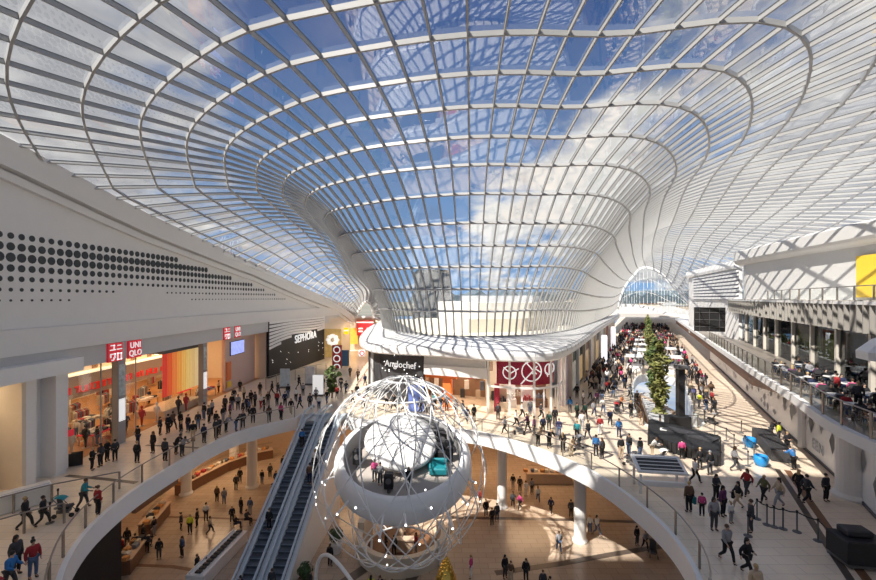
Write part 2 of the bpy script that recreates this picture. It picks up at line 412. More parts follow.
F1 = [(-42, -8), (48, -8), (75, 80), (160, 250), (110, 250), (45, 112), (-42, 112)]
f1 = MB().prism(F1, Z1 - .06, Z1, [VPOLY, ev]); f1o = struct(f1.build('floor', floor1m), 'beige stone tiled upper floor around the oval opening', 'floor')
sb = MB().prism(F1, Z1 - .95, Z1 - .064, [VPOLY, ev]); struct(sb.build('trim_1', white), 'white edge and underside of the upper floor slab', 'ceiling')
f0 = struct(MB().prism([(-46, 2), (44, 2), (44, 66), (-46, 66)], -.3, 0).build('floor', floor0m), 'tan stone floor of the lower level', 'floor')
def strip(par, pts, w, z, m, name='stone_strip'):
    b = MB(); P = [Vector((x, y, z)) for x, y in pts]; b.bar(P, [Vector((0, 0, 1))] * len(P), w, .012); o = b.build(name, m, par); return o
strip(f0o if False else f0, [(-3, 36.3), (8, 36), (19, 35.4)], .42, .012, stripm)
strip(f0, [(4, 28.9), (8.8, 29.9), (13, 31), (18.5, 32.3)], .5, .012, stripm)
strip(f0, [(-26, 36.4), (-20, 36.2), (-14, 35.6)], .22, .012, brown)
strip(f0, [(-22.5, 29.8), (-19, 29.6), (-16.3, 29)], .3, .012, brown)
strip(f0, [(-8.3, 25.5), (-5.5, 29), (-2, 33.5)], .8, .012, stripm); strip(f0, [(-3.5, 24.5), (-1.5, 29), (1, 34.5)], .7, .012, stripm); strip(f0, [(-1.5, 27), (3, 26.7), (10, 26.4)], .6, .012, stripm)
strip(f1o, [(-23.4, 26.1), (-20.6, 25.6), (-18.3, 25.1)], .3, Z1 + .012, stripm)
strip(f1o, [(-22.2, 31.5), (-19.5, 31.2), (-17.9, 30.9)], .22, Z1 + .012, stripm)
strip(f1o, [(22.7, 26.9), (20.8, 23.4), (18.2, 18.7), (16.6, 15.6)], .35, Z1 + .012, brown); strip(f1o, [(22.2, 27.1), (20.3, 23.6), (17.7, 18.9), (16.1, 15.9)], .3, Z1 + .012, stripm)
strip(f1o, [(5.5, 38.6), (9.5, 34.3), (12.5, 29.5)], .25, Z1 + .012, stripm); strip(f1o, [(13, 39), (18, 47), (27, 66), (40, 92)], .3, Z1 + .012, stripm)

# fascia lip round the openings
def lip(poly, name, closed=True):
    P = [Vector((x, y, Z1 + .1)) for x, y in poly]; P = P + P[:1] if closed else P
    b = MB(); b.bar(P, [Vector((0, 0, 1))] * len(P), .22, 1.1); return b.build(name, panelw)
struct(lip(VPOLY, 'trim_2'), 'white curved fascia band of the oval opening', 'fascia'); struct(lip(ev, 'trim_3'), 'white fascia of the second opening', 'fascia')

# lower level enclosure
lw = MB()
lw.box((-29.6, 34, 3.5), (.4, 64, 7.06)); lw.box((-2, 53, 3.5), (56, .4, 7.06)); lw.box((25.5, 33, 3.5), (.4, 40, 7.06))
low = struct(lw.build('wall_lower', tan), 'tan back walls of the lower level shops', 'wall')
# columns
def column(x, y, r, z0, z1, lab):
    b = MB().lathe([(r*1.25, z0), (r*1.25, z0+.12), (r*1.02, z0+.3), (r, z0+.5), (r, z1-.2), (r*1.1, z1)], 20, (x, y, 0)); o = b.build('column', white, smooth=False); return struct(o, lab, 'column')
for (px, py, r, lab) in ((252, 487, .5, 'white round column left of the escalators on the lower floor'), (580, 541, .46, 'white round column under the right curve of the upper floor'), (502, 507, .44, 'white round column behind the right side of the lattice globe'), (234, 463, .5, 'white round column beside the long food counter'), (186, 494, .5, 'white round column at the near end of the food counter')):
    p = fl(px, py, 0); column(p.x, p.y, r, 0, 7.04, lab)
column(23.3, 23.3, .72, Z1, 12.4, 'tall white round column under the right balcony')
p = fl(600, 497, 0); column(p.x + .8, p.y + 1.5, .6, 0, 7.04, 'white round column further back under the right curve of the upper floor')

# ------------------------------------------------------------------ left wall
LW = [(-24.3, -6), (-24.3, 20), (-24.3, 46), (-23.9, 55), (-22.6, 67), (-20.6, 78), (-18.2, 88)]
lwc = crom([(x, y, 0) for x, y in LW], 8)
def wallrib(curve, zlo, zhi, thick, side, mb):
    rows0 = []; rows1 = []
    for i, p in enumerate(curve):
        t = (curve[min(i+1, len(curve)-1)] - curve[max(i-1, 0)]).normalized(); nn = Vector((-t.y, t.x, 0)) * side
        lo = zlo(p) if callable(zlo) else zlo; hi = zhi(p) if callable(zhi) else zhi
        rows0.append([Vector((p.x, p.y, lo)), Vector((p.x, p.y, hi))]); rows1.append([Vector((p.x, p.y, lo)) + nn*thick, Vector((p.x, p.y, hi)) + nn*thick])
    n = len(curve); vs = [q for r in rows0 for q in r] + [q for r in rows1 for q in r]; fs = []
    for i in range(n - 1):
        a, b, c, d = 2*i, 2*i+1, 2*i+2, 2*i+3; o = 2*n
        fs += [(a, c, d, b), (o+a, o+b, o+d, o+c), (b, d, o+d, o+b), (a, o+a, o+c, c)]
    fs += [(0, 1, 2*n+1, 2*n), (2*n-2, 4*n-2, 4*n-1, 2*n-1)]
    return mb.add(vs, fs)
el = lambda p: lerp_tab(EL, p.y)
wl = MB(); wallrib(lwc, 17.4, lambda p: el(p) + .6, .8, 1, wl)
wallL = struct(wl.build('wall_left', white), 'tall white upper wall with a dark dot pattern and glass roof edge above', 'wall')
b = MB(); c2 = [p + Vector((.35, 0, 0)) for p in lwc]
wallrib(c2, 15.9, 17.4, 1.4, 1, b); b.build('bulkhead', white, wallL)
b = MB(); wallrib([p + Vector((.05, 0, 0)) for p in lwc if p.y > 19], 14.5, 15.93, .8, 1, b); b.build('sign_fascia', greyw, wallL)
b = MB(); wallrib([p + Vector((.55, 0, 0)) for p in lwc], lambda p: el(p) - 1.25, lambda p: el(p) + .35, 1.2, 1, b); b.build('edge_beam', white, wallL)
b = MB(); wallrib([p + Vector((.3, 0, 0)) for p in lwc], lambda p: el(p) - 1.9, lambda p: el(p) - 1.45, .6, 1, b); b.build('cornice', white, wallL)
dots = MB()
for j in range(95):
    y = 19.2 + .62 * j + .0
    for r_ in range(7):
        z = 22.75 - .615 * r_
        if z > el(Vector((0, y, 0))) - 2.4: continue
        ph = (j % 40) / 40.0; peak = 2.0 - 1.8 * ph if j < 32 else 1.0 + 1.6 * ((j - 32) / 40)
        rad = .30 - .052 * abs(r_ - peak) - (.05 if r_ < peak else 0) * .3
        lim = 7 - (j - 8) * .17 if j < 24 else 4.3 + (j - 24) * .16
        if r_ > lim: continue
        rad = max(.07, rad - .002 * (j % 13))
        x = -24.29 if y < 46 else None
        if x is None:
            ii = min(range(len(lwc)), key=lambda q: abs(lwc[q].y - y)); a = lwc[max(ii-1, 0)]; c_ = lwc[min(ii+1, len(lwc)-1)]; x = a.x + (c_.x - a.x) * (y - a.y) / (c_.y - a.y) + .012
        vs = [(x + .012, y + rad*math.cos(2*PI*k/12), z + rad*math.sin(2*PI*k/12)) for k in range(12)]; vs2 = [(x - .1, v[1], v[2]) for v in vs]
        dots.add(vs + vs2, [tuple(range(12))] + [(k, 12 + k, 12 + (k+1) % 12, (k+1) % 12) for k in range(12)])
dots.build('perforated_dots', dotm, wallL)
# unseen wall added behind the viewpoint, made tall to shade the near floor
struct(MB().box((0, -7.4, 34), (110, 1.0, 68)).build('wall_back_shade', white), 'unseen tall white wall behind the viewpoint, added to shade the near floor', 'wall')

# left store fronts: pillars, portal
pl = MB()
pl.box((-24.9, 24.75, 11.2), (1.1, .7, 6.4)); pl.box((-25.2, 25.5, 11.2), (.7, .9, 6.4)); pl.box((-24.6, 26.25, 11.2), (1.4, .7, 6.4)); pl.box((-24.75, 26.85, 11.2), (1.1, .5, 6.4))
struct(pl.build('trim_4', panelw), 'white pillars between the two left shops', 'pillar')
pt = MB(); pt.box((-24.1, 13, 14.9), (1.5, 28.6, .9)); struct(pt.build('trim_5', panelw), 'white portal beam over the far left shop', 'beam')
MBc = MB(); MBc.box((-25.2, 12, 15.5), (.5, 24, .12)); struct(MBc.build('trim_6', mat('cove_soft', (1, .85, .65), .5, emit=1.2, ecol=(1, .82, .6))), 'warm cove light above the far left portal', 'light')
sw = MB(); sw.box((-30.4, 12, 11.3), (.3, 30, 6.6)); sw.box((-27.3, 24.3, 11.3), (6, .25, 6.6)); sw.box((-27.2, 12, 14.9), (6.6, 30, .3)); struct(sw.build('wall_shop', cream), 'cream inside walls of the far left shop', 'wall')
arealight('window_light', (-27, 18, 14.4), 260, (1, .72, .42), 4, 9)
for k in range(5):
    t = thing('display_shelf', (-26.0 - .0, 23.2 - 1.9*k, Z1), 'lit beige display shelf behind the far left shop window, number %s from the pillar' % ['first', 'second', 'third', 'fourth', 'fifth'][k], 'shelf', 'window display shelves')
    for hz, hh in ((2.6, .08), (1.5, .08), (.4, .8)): MB().box((0, 0, hz), (.6, 1.4, hh)).build('shelf', tan, t)
    MB().box((-.3, 0, 2.6), (.05, 1.5, 5.2)).build('back_panel', tan, t); MB().box((0, 0, 5.3), (.5, 1.3, .1)).build('light_panel', covelight, t)
    for gy, gz, gs in ((-.3, 1.7, .3), (.35, 1.7, .3), (0, 2.79, .3)): MB().bbox((0, gy, gz), (.25, gs, gs), .04).build('goods', cream, t)

# ------------------------------------------------------------------ large clothing shop on the left
sh = MB()
sh.box((-40.2, 42, 11.3), (.3, 32, 6.6)); sh.box((-32.3, 26.4, 11.3), (15.6, .3, 6.6)); sh.box((-32, 58, 11.3), (16, .3, 6.6))
wshop = struct(sh.build('wall_shop', cream), 'warm cream inside walls of the large clothing shop', 'wall')
struct(MB().box((-32.4, 42.2, 14.75), (15.8, 31.5, .3)).build('ceiling_shop', cream), 'ceiling of the large clothing shop', 'ceiling')
struct(MB().box((-32.6, 42.2, Z1 + .01), (15.4, 31.3, .02)).build('floor_shop', shopfloor), 'orange timber floor of the large clothing shop', 'floor')
bh = struct(MB().box((-30.2, 38.5, 11.85), (.35, 22, 1.9)).build('trim_7', mat('taupe', (.36, .29, .26), .5)), 'taupe hanging bulkhead with red lettering inside the clothing shop', 'bulkhead')
lm = MB()
y = 28.3
while y < 48.6:                                  # row of unreadable red letters
    w = rnd.choice((.35, .45, .55, .6)); h = .5; lm.box((-29.99, y + w/2, 11.55), (.08, .12, h)); lm.box((-29.99, y + w - .06, 11.55), (.08, .12, h))
    if rnd.random() < .7: lm.box((-29.99, y + w/2, 11.55 + rnd.choice((-.25, 0, .25))), (.08, w, .12))
    if rnd.random() < .6: lm.box((-29.99, y + w/2, 11.81), (.08, w, .12))
    y += w + rnd.choice((.14, .16, .4))
lm.build('lettering', mat('red_letters', (.85, .04, .04), .4, emit=.12), bh)
MB().box((-30.2, 38.5, 12.86), (1.0, 22, .12)).build('cove', mat('cove_dim', (1, .85, .65), .5, emit=.8, ecol=(1, .82, .6)), bh)
MB().box((-30.4, 38.5, 13.7), (.1, 22, 1.5)).build('mural', cream, bh)
fg = MB()
for k in range(9): fg.box((-30.3, 29.5 + 2.3*k, 13.5), (.06, .25, .9)); fg.box((-30.3, 29.8 + 2.3*k, 13.35), (.06, .3, .6))
fg.build('mural_figures', mat('mural_brown', (.30, .17, .10), .6), bh)
for k, y in enumerate((31.9, 43.3)):
    t = thing('advert_column', (-24.6, y, Z1), ['tall advert column under the nearer pair of red signs', 'tall advert column under the farther pair of red signs'][k], 'column', 'advert columns'); t['kind'] = 'structure'
    MB().box((0, 0, 3.25), (.5, .75, 6.5)).build('column_body', mgrey, t)
    a = MB(); a.box((.26, 0, 4.9), (.03, .6, 2.4)); a.build('poster', mat('poster_grey', (.5, .6, .66), .5, var=.8, scale=3), t)
    MB().box((.26, 0, 2.6), (.03, .62, 1.7)).build('white_notice', signwhite, t)
# glass shop window line
gw = struct(MB().box((-24.75, 30.5, 11.2), (.03, 6.4, 6.4)).build('window_1', clear), 'clear glass shop window of the large clothing shop', 'window')
gmul = MB()
for y in (27.4, 30.4, 33.9): gmul.box((-24.75, y, 11.2), (.08, .06, 6.4))
gmul.build('window_frame', mgrey, gw)
# glowing fabric display case
t = thing('fabric_display', (-26.6, 41.3, Z1), 'tall display of glowing red to yellow hanging fabrics between the red signs', 'display')
cols = [(.75, .08, .05), (.85, .16, .05), (.92, .30, .08), (.95, .45, .10), (.95, .58, .16), (.95, .68, .25), (.9, .66, .3), (.92, .72, .4)]
for k, c in enumerate(cols):
    rows = []
    for u in range(9):
        yy = -2.9 + .74 * k + .72 * u / 8; xx = 1.0 + .06 * math.sin(u * 2.4)
        rows.append([Vector((xx, yy, 1.9)), Vector((xx + .02, yy, 4.2)), Vector((xx, yy, 6.0))])
    o = MB().grid(rows).build('hanging_fabric', mat('fabric_%d' % k, c, .8, emit=.35, var=.12), t)
MB().box((0, 0, .35), (2.6, 6, .7)).build('plinth', tan, t); MB().box((0, 0, 6.15), (2.6, 6.2, .3)).build('canopy', dgrey, t); MB().box((1.32, 0, 1.25), (.03, 5.9, 1.1)).build('glass_front', clear, t)
MB().box((.4, 0, 5.97), (.3, 5.6, .06)).build('light_strip', warmlight, t)
# video screen wall
struct(MB().box((-25.5, 53.2, 11.2), (.4, 8.0, 6.5)).build('wall_pink', pinkw), 'pale pink wall carrying the video screen', 'wall')
t = thing('video_screen', (-25.25, 52.1, 13.0), 'wide lit blue video screen on the pink wall', 'screen')
MB().box((0, 0, 0), (.1, 3.6, 1.75)).build('frame', blackgloss, t); MB().box((.06, 0, 0), (.02, 3.4, 1.6)).build('display', screenm, t)
t = thing('poster_board', (-25.2, 49.9, Z1), 'orange poster board on the pink wall below the screen', 'poster'); MB().box((0, 0, 2.4), (.08, 1.0, 2.2)).build('board', orange, t); MB().box((.05, 0, .8), (.06, .9, .7)).build('lower_notice', yellow, t)

# red square shop signs
def sign_box(y, z, kind, lab):
    t = thing('shop_sign', (-24.2, y, z), lab, 'sign', 'red square shop signs'); w = 1.38
    MB().box((0, 0, 0), (.16, w, w)).build('sign_panel', red, t)
    q = MB()
    def st(u0, v0, u1, v1): q.box((.1, (u0+u1)/2, (v0+v1)/2), (.06, abs(u1-u0), abs(v1-v0)))
    if kind == 'kana':
        st(-.52, .50, -.16, .57); st(-.23, .22, -.16, .57); st(-.58, .17, -.06, .24)             # yu
        st(.14, .46, .48, .53); st(.08, .18, .56, .25)                                        # ni
        st(-.46, -.14, -.08, -.07); st(-.56, -.36, -.48, -.07); st(-.15, -.4, -.07, -.07); st(-.25, -.52, -.15, -.36); st(-.42, -.60, -.24, -.51)   # ku
        st(.12, -.14, .54, -.07); st(.12, -.60, .54, -.53); st(.12, -.60, .19, -.07); st(.47, -.60, .54, -.07)          # ro
        q.build('lettering', signwhite, t)
    else:
        text_mesh('lettering', 'UNI', .66, .02, faceM((.1, 0, .31), (0, 1, 0)), signwhite, t, 1.05)
        text_mesh('lettering', 'QLO', .66, .02, faceM((.1, 0, -.31), (0, 1, 0)), signwhite, t, 1.0)
sign_box(31.0, 15.14, 'kana', 'red square sign with white katakana, nearer pair on the left wall'); sign_box(33.0, 15.14, 'latin', 'red square sign with white latin letters, nearer pair on the left wall')
sign_box(47.4, 15.14, 'kana', 'red square sign with white katakana, farther pair on the left wall'); sign_box(49.9, 15.14, 'latin', 'red square sign with white latin letters, farther pair on the left wall')

# clothing racks, tables, mannequins in the shop
gcols = [(.05, .05, .06), (.75, .72, .68), (.45, .05, .06), (.22, .25, .3), (.6, .5, .4), (.12, .14, .2), (.85, .8, .7), (.3, .22, .16)]
gm_ = [mat('garment_%d' % i, c, .8, var=.2) for i, c in enumerate(gcols)]
def rack_proto():
    t = empty('clothing_rack'); b = MB()
    for s in (-1, 1): b.tube([(0, s*.8, 0), (0, s*.8, 1.5)], .025); b.tube([(-.25, s*.8, .03), (.25, s*.8, .03)], .025)
    b.tube([(0, -.8, 1.5), (0, .8, 1.5)], .02); b.build('rail_frame', metal, t)
    for k in range(8):
        y = -.7 + .2*k; g = MB().prism([(-.22, -.06), (.22, -.06), (.24, .06), (-.24, .06)], .45, 1.3); g.add([(-.22, -.06, 1.3), (.22, -.06, 1.3), (.24, .06, 1.3), (-.24, .06, 1.3), (0, -.03, 1.46), (0, .03, 1.46)], [(0, 1, 4), (2, 3, 5), (1, 2, 5, 4), (3, 0, 4, 5)])
        o = g.build('garment', gm_[rnd.randrange(8)], t); o.location = (0, y, 0)
    return t
rack = rack_proto(); first = True
racks = [(-27.2, 29.0), (-28.6, 31.2), (-27.0, 34.2), (-32, 30), (-32.5, 33.5), (-33.5, 38), (-34, 42), (-32.5, 45.5), (-33, 49.5), (-31.3, 48.2), (-36, 35), (-36.5, 40.5), (-37, 46), (-36, 52), (-28.9, 28.3), (-30.6, 29.6), (-26.0, 33.6), (-28.0, 33.0), (-31.0, 32.2), (-34.0, 34.0), (-28.6, 36.6), (-31.2, 36.0), (-29.0, 39.0), (-31.5, 41.0), (-28.8, 44.0)]
for k, (x, y) in enumerate(racks):
    o = rack if k == 0 else copy_tree(rack); o.location = (x, y, Z1 + .02); o.rotation_euler = (0, 0, rnd.choice((0, PI/2, .3)))
    if k:
        for ch in o.children:
            if ch.name.startswith('garment'): ch.material_slots[0].link = 'OBJECT'; ch.material_slots[0].material = gm_[rnd.randrange(8)]
    tag(o, 'clothing rack full of garments inside the clothing shop, %s from the front left corner' % ['nearest', 'second', 'third', 'fourth', 'fifth', 'sixth', 'seventh', 'eighth', 'ninth', 'tenth', 'eleventh', 'twelfth', 'thirteenth', 'fourteenth', 'fifteenth', 'sixteenth', 'seventeenth', 'eighteenth', 'nineteenth', 'twentieth', 'twenty-first', 'twenty-second', 'twenty-third', 'twenty-fourth', 'twenty-fifth'][k], 'clothing rack', 'clothing racks in the shop')
tabs = [(-26.6, 32.3, 'red topped'), (-28.9, 46.4, 'red topped'), (-29.8, 35.2, 'timber'), (-30, 42.5, 'timber'), (-26.3, 46.9, 'timber'), (-34.5, 31.5, 'timber')]
for k, (x, y, c) in enumerate(tabs):
    t = thing('display_table', (x, y, Z1 + .02), '%s display table with folded clothes, %s in the clothing shop' % (c, ['beside the nearer advert column', 'beside the farther advert column', 'behind the nearer shop window', 'in the middle', 'below the orange poster', 'deep'][k]), 'table', 'folded clothes tables')
    MB().bbox((0, 0, .78), (1.3, 2.2, .1)).build('tabletop', red if c[0] == 'r' else tan, t)
    for sx in (-1, 1):
        for sy in (-1, 1): MB().box((sx*.55, sy*1.0, .37), (.08, .08, .73)).build('leg', tan, t)
    for q in range(8): MB().bbox((-.3 + .6*(q % 2), -.8 + .52*(q//2), .83 + .1), (.45, .4, .2), .04).build('folded_stack', gm_[rnd.randrange(8)], t)
man = MB(); man.lathe([(.05, .02), (.12, .75), (.19, .85), (.17, 1.05), (.2, 1.3), (.12, 1.42), (.05, 1.48), (.05, 1.52), (.1, 1.6), (.1, 1.7), (.02, 1.8)], 10, (0, 0, 0))
for s in (-1, 1): man.tube([(s*.2, 0, 1.36), (s*.27, .02, 1.1), (s*.25, .1, .85)], [.06, .05, .035], 6)
manme = None
for k, (x, y) in enumerate([(-26.2, 29.6), (-26.3, 30.9), (-25.9, 36.2), (-25.4, 37.4), (-24.95, 39.8), (-24.95, 41.0), (-29.5, 30), (-29.4, 37), (-29.4, 40), (-29.4, 47.5)]):
    c = [(.85, .83, .8), (.1, .1, .11), (.5, .06, .07)][k % 3]; t = thing('mannequin', (x, y, Z1 + .02), '%s dressed mannequin in the clothing shop, %s from its front left corner' % (['white', 'black', 'red'][k % 3], ['first', 'second', 'third', 'fourth', 'fifth', 'sixth', 'seventh', 'eighth', 'ninth', 'tenth'][k]), 'mannequin', 'mannequins')
    o = man.build('body', gm_[[1, 0, 2][k % 3]], t, True); MB().lathe([(.25, 0), (.25, .03)], 12).build('base', metal, t)
for k in range(3): arealight('shop_light_%d' % k, (-31.5, 31.5 + 9.5*k, 14.5), 650, (1, .68, .38), 9, 8); 
# ------------------------------------------------------------------ beauty shop with wavy black and white facade
SP0 = Vector((-23.5, 57.6, 0)); SP1 = Vector((-20.9, 76.2, 0)); sdir = (SP1 - SP0).normalized(); sn = Vector((sdir.y, -sdir.x, 0)); sL = (SP1 - SP0).length
def sp(u, z, o=0): return SP0 + sdir*u + sn*o + Vector((0, 0, z))
sf = MB(); sf.add([sp(0, 8), sp(sL, 8), sp(sL, 15.9), sp(0, 15.9), sp(0, 8, -.4), sp(sL, 8, -.4), sp(sL, 15.9, -.4), sp(0, 15.9, -.4)], [(0, 1, 2, 3), (4, 7, 6, 5), (0, 3, 7, 4), (1, 5, 6, 2), (2, 6, 7, 3)])
sfo = struct(sf.build('wall_facade', black), 'black shop front with white wavy stripes and white letters', 'shop front')
wv = MB()
for k in range(9):
    for seg in range(30):
        def zz(u, k=k): 
            s_ = u / sL; base = 15.45 - .50*k * (1.0 - .28*s_); return base + .30*math.sin(s_*6.0 - .6 + k*.06)*min(1, k/6 + .1) + .1
        u0 = sL*seg/30; u1 = sL*(seg+1)/30
        lim = lambda u: 11.6 + 1.75*math.sin(min(1, u/sL/.5)*PI/2)
        if zz((u0+u1)/2) < lim((u0+u1)/2) or zz(u1) > 15.8: continue
        h = .35; wv.add([sp(u0, zz(u0), .09), sp(u1, zz(u1), .09), sp(u1, zz(u1)+h, .09), sp(u0, zz(u0)+h, .09), sp(u0, zz(u0), .0), sp(u1, zz(u1), .0), sp(u1, zz(u1)+h, .0), sp(u0, zz(u0)+h, .0)], [(0, 1, 2, 3), (0, 4, 5, 1), (3, 2, 6, 7), (0, 3, 7, 4), (1, 5, 6, 2)])
wv.build('wavy_stripes', panelw, sfo)
text_mesh('lettering', 'SEPHORA', 1.75, .05, faceM(sp(11.0, 12.75, .17), sdir + Vector((0, 0, .03)), (0, 0, 1)), signwhite, sfo, 1.05)
spk = MB()
for k in range(16): u = rnd.uniform(.6, sL-.5); spk.box(sp(u, rnd.uniform(8.8, 11.4), .03), (.05, .08, .05))
spk.build('spot_lights', whitelight, sfo)
# shops at the end of the left corridor
endw = MB(); endw.box((-14.6, 89.3, 11.6), (9, .4, 7.4)); endo = struct(endw.build('wall_end', tan), 'warm shop fronts closing the left corridor', 'wall')
MB().box((-14.6, 89, 15.1), (9.6, .8, .5)).build('end_edge', white, endo)
sd = MB(); sd.box((-19.9, 81.5, 11.6), (.4, 11, 7.6), rz=-.24); struct(sd.build('wall_corridor', cream), 'cream wall beyond the black striped shop', 'wall')
def wallpanel(name, px, py, w, h, Y, m, lab, cat='sign', extra=None):
    d = Y / F; t = thing(name, ((px - CX)*d, Y, CZ - (py - HY)*d), lab, cat)
    MB().box((0, 0, 0), (w, .18, h)).build('panel', m, t)
    if extra: extra(t)
    return t
def h_logo(t):
    q = MB(); q.box((0, -.11, 1.2), (3.6, .05, .25)); q.box((-.9, -.11, -.1), (.9, .05, .3)); q.box((.9, -.11, -.1), (1.0, .05, .3)); q.box((-.9, -.11, -.7), (.9, .05, .3)); q.box((1.0, -.11, -.7), (.5, .05, .9)); q.build('white_marks', signwhite, t)
wallpanel('shop_sign', 365, 328, 3.4, 3.2, 87.5, mat('sign_deep_red', (.55, .02, .04), .5, emit=.2), 'large dark red shop sign with white bars behind the canopy', extra=h_logo)
def ysign(t): MB().box((0, -.12, .1), (.9, .05, .25)).build('white_mark', signwhite, t)
wallpanel('shop_sign', 346, 331, 1.1, 1.3, 84, mat('sign_yellow', (.95, .72, .02), .5, emit=.6), 'small bright yellow hanging sign in the left corridor', extra=ysign)
wallpanel('shop_front_panel', 354, 336, 1.6, 3.4, 88.45, mat('amber_panel', (.72, .36, .05), .5, emit=.35, var=.4, scale=2), 'tall amber display panel right of the yellow sign', 'panel')
def flower(t):
    for k in range(8): a = PI/4*k; MB().ball((math.cos(a)*.75, -.3, .6 + math.sin(a)*.75), .5, 8, 5, (1, .35, .7)).build('petal', signwhite, t)
    MB().ball((0, -.45, .6), .35).build('flower_centre', cream, t)
wallpanel('shop_front_panel', 333, 343, 3.0, 5.2, 76, mat('amber_dim', (.55, .38, .14), .5, emit=.2, var=.5, scale=1.5), 'dim golden shop window panel with a big white paper flower', 'panel', extra=flower)
def rings(t):
    for k in range(3):
        MB().tube([(math.cos(a*PI/8)*.5, -.13, -1.4 + 1.4*k + math.sin(a*PI/8)*.5) for a in range(16)], .09, 5, True).build('ring', signwhite, t)
wallpanel('ring_sign', 337, 358.5, 1.5, 4.3, 66, mat('sign_dark_red', (.42, .03, .04), .5), 'tall dark red stand with three white rings', extra=rings)
wallpanel('poster_board', 345, 358, 1.3, 2.6, 68, mat('poster_blue', (.05, .2, .4), .5), 'blue poster board in the left corridor', 'poster')
wallpanel('ring_sign', 362, 353, 1.0, 1.0, 66, signwhite, 'small round target sign by the left end of the canopy', extra=lambda t: MB().tube([(math.cos(a*PI/8)*.35, -.13, math.sin(a*PI/8)*.35) for a in range(16)], .09, 5, True).build('ring', red, t))
for k in range(2): arealight('corridor_light_%d' % k, (-15 - 2*k, 84 - 14*k, 14.6), 350, (1, .8, .55), 4, 4)
# ------------------------------------------------------------------ central wedge building under the funnel
CAN = [(-11.5, 86), (-12.0, 74), (-11.2, 62), (-9.6, 50.5), (-7.3, 44.4), (-4.9, 42.5), (-.5, 41), (3.4, 38.8), (7.1, 37.6), (10.5, 38.2), (13.5, 42.4), (18, 51), (31.2, 78), (42.5, 100), (54, 123)]
cc = resample(crom([(x, y, 0) for x, y in CAN], 10), 1.0); rc2 = resample(rc, 1.0)
def ringnear(t):
    i = t * (len(rc2) - 1); a = int(min(i, len(rc2) - 2)); return rc2[a].lerp(rc2[a+1], i - a)
# pair each canopy point with the closest ring point
pairs = []; last = 0
for p in cc:
    best = min(range(last, len(rc2)), key=lambda q: (rc2[q].xy - p.xy).length); last = max(last, min(best, last + 4)); pairs.append(rc2[last])
cn = MB(); rows = []
for i, p in enumerate(cc):
    q = pairs[i]; out_ = Vector((p.x - q.x, p.y - q.y, 0)).normalized(); pr = []
    for (f, z) in ((0, 14.93), (.35, 14.75), (.8, 14.45)): pr.append(Vector((q.x + (p.x - q.x)*f, q.y + (p.y - q.y)*f, z)))
    for (o, z) in ((-.25, 14.3), (-.04, 14.1), (0, 13.85), (-.02, 13.5), (-.12, 13.38)): pr.append(Vector((p.x + out_.x*o, p.y + out_.y*o, z)))
    for (f, z) in ((.78, 13.36), (-.35, 13.36)): pr.append(Vector((q.x + (p.x - q.x)*f, q.y + (p.y - q.y)*f, z)))
    rows.append(pr)
cn.grid(rows); canopy = struct(cn.build('trim_8', panelw, smooth=False), 'white curved canopy under the glass funnel', 'canopy')
seam = MB()
for i in range(2, len(rows) - 1, 2): seam.bar([p + Vector((0, 0, .012)) for p in rows[i][:6]], [Vector((0, 0, 1))]*3 + [Vector((0, -.7, .7))]*3, .05, .02)
sm = [r[3] + Vector((0, 0, .02)) for r in rows]; seam.bar(sm, [Vector((0, 0, 1))]*len(sm), .05, .02); seam.build('panel_seams', mgrey, canopy)
# roof deck outdoors within the ring, parapets, plant block, tower
deck = [(p.x, p.y) for p in resample(rc, 2.5)]
dk = struct(MB().prism(deck, 14.2, 14.6).build('roof_deck', mat('roof_cream', (.74, .68, .55), .7)), 'cream flat roof outside behind the glass funnel', 'roof')
def rounded_block(name, pts, z0, z1, m, lab, cat): return struct(MB().prism(pts, z0, z1).build(name, m), lab, cat)
rounded_block('plant_block', [(1, 64), (6, 62.5), (14, 64), (20, 68), (26, 80), (26, 96), (4, 96), (0, 80)], 14.6, 18.5, mat('block_white', (.8, .78, .72), .6), 'low white rooftop block outside seen through the funnel', 'building')
rounded_block('plant_parapet', [(-3, 58), (4, 54.5), (12, 57), (18, 64), (17.5, 64.4), (12, 57.6), (4, 55.1), (-2.6, 58.5)], 14.6, 16.4, mat('block_cream', (.78, .72, .6), .6), 'cream rooftop parapet outside seen through the funnel', 'parapet')
rounded_block('plant_stair', [(4, 70), (16, 70), (22, 88), (6, 90)], 18.5, 19.6, mat('block_grey', (.5, .52, .55), .6), 'grey rooftop plant outside seen through the funnel', 'building')
t = thing('office_tower', ((432-CX)*150/F, 156, 0), 'dark rounded tower outside seen through the left of the funnel', 'building'); t['kind'] = 'structure'
MB().lathe([(6.6, 5), (6.6, 28.6), (6.0, 29.6)], 16).build('tower_wall', mat('tower_dark', (.035, .045, .05), .25, var=.3, scale=.6), t)
tb = MB()
for k in range(16): a = PI/8*k; tb.box((6.62*math.cos(a), 6.62*math.sin(a), 17), (.3, .3, 24), rz=a)
tb.build('tower_fins', mat('tower_grey', (.12, .13, .14), .4), t)
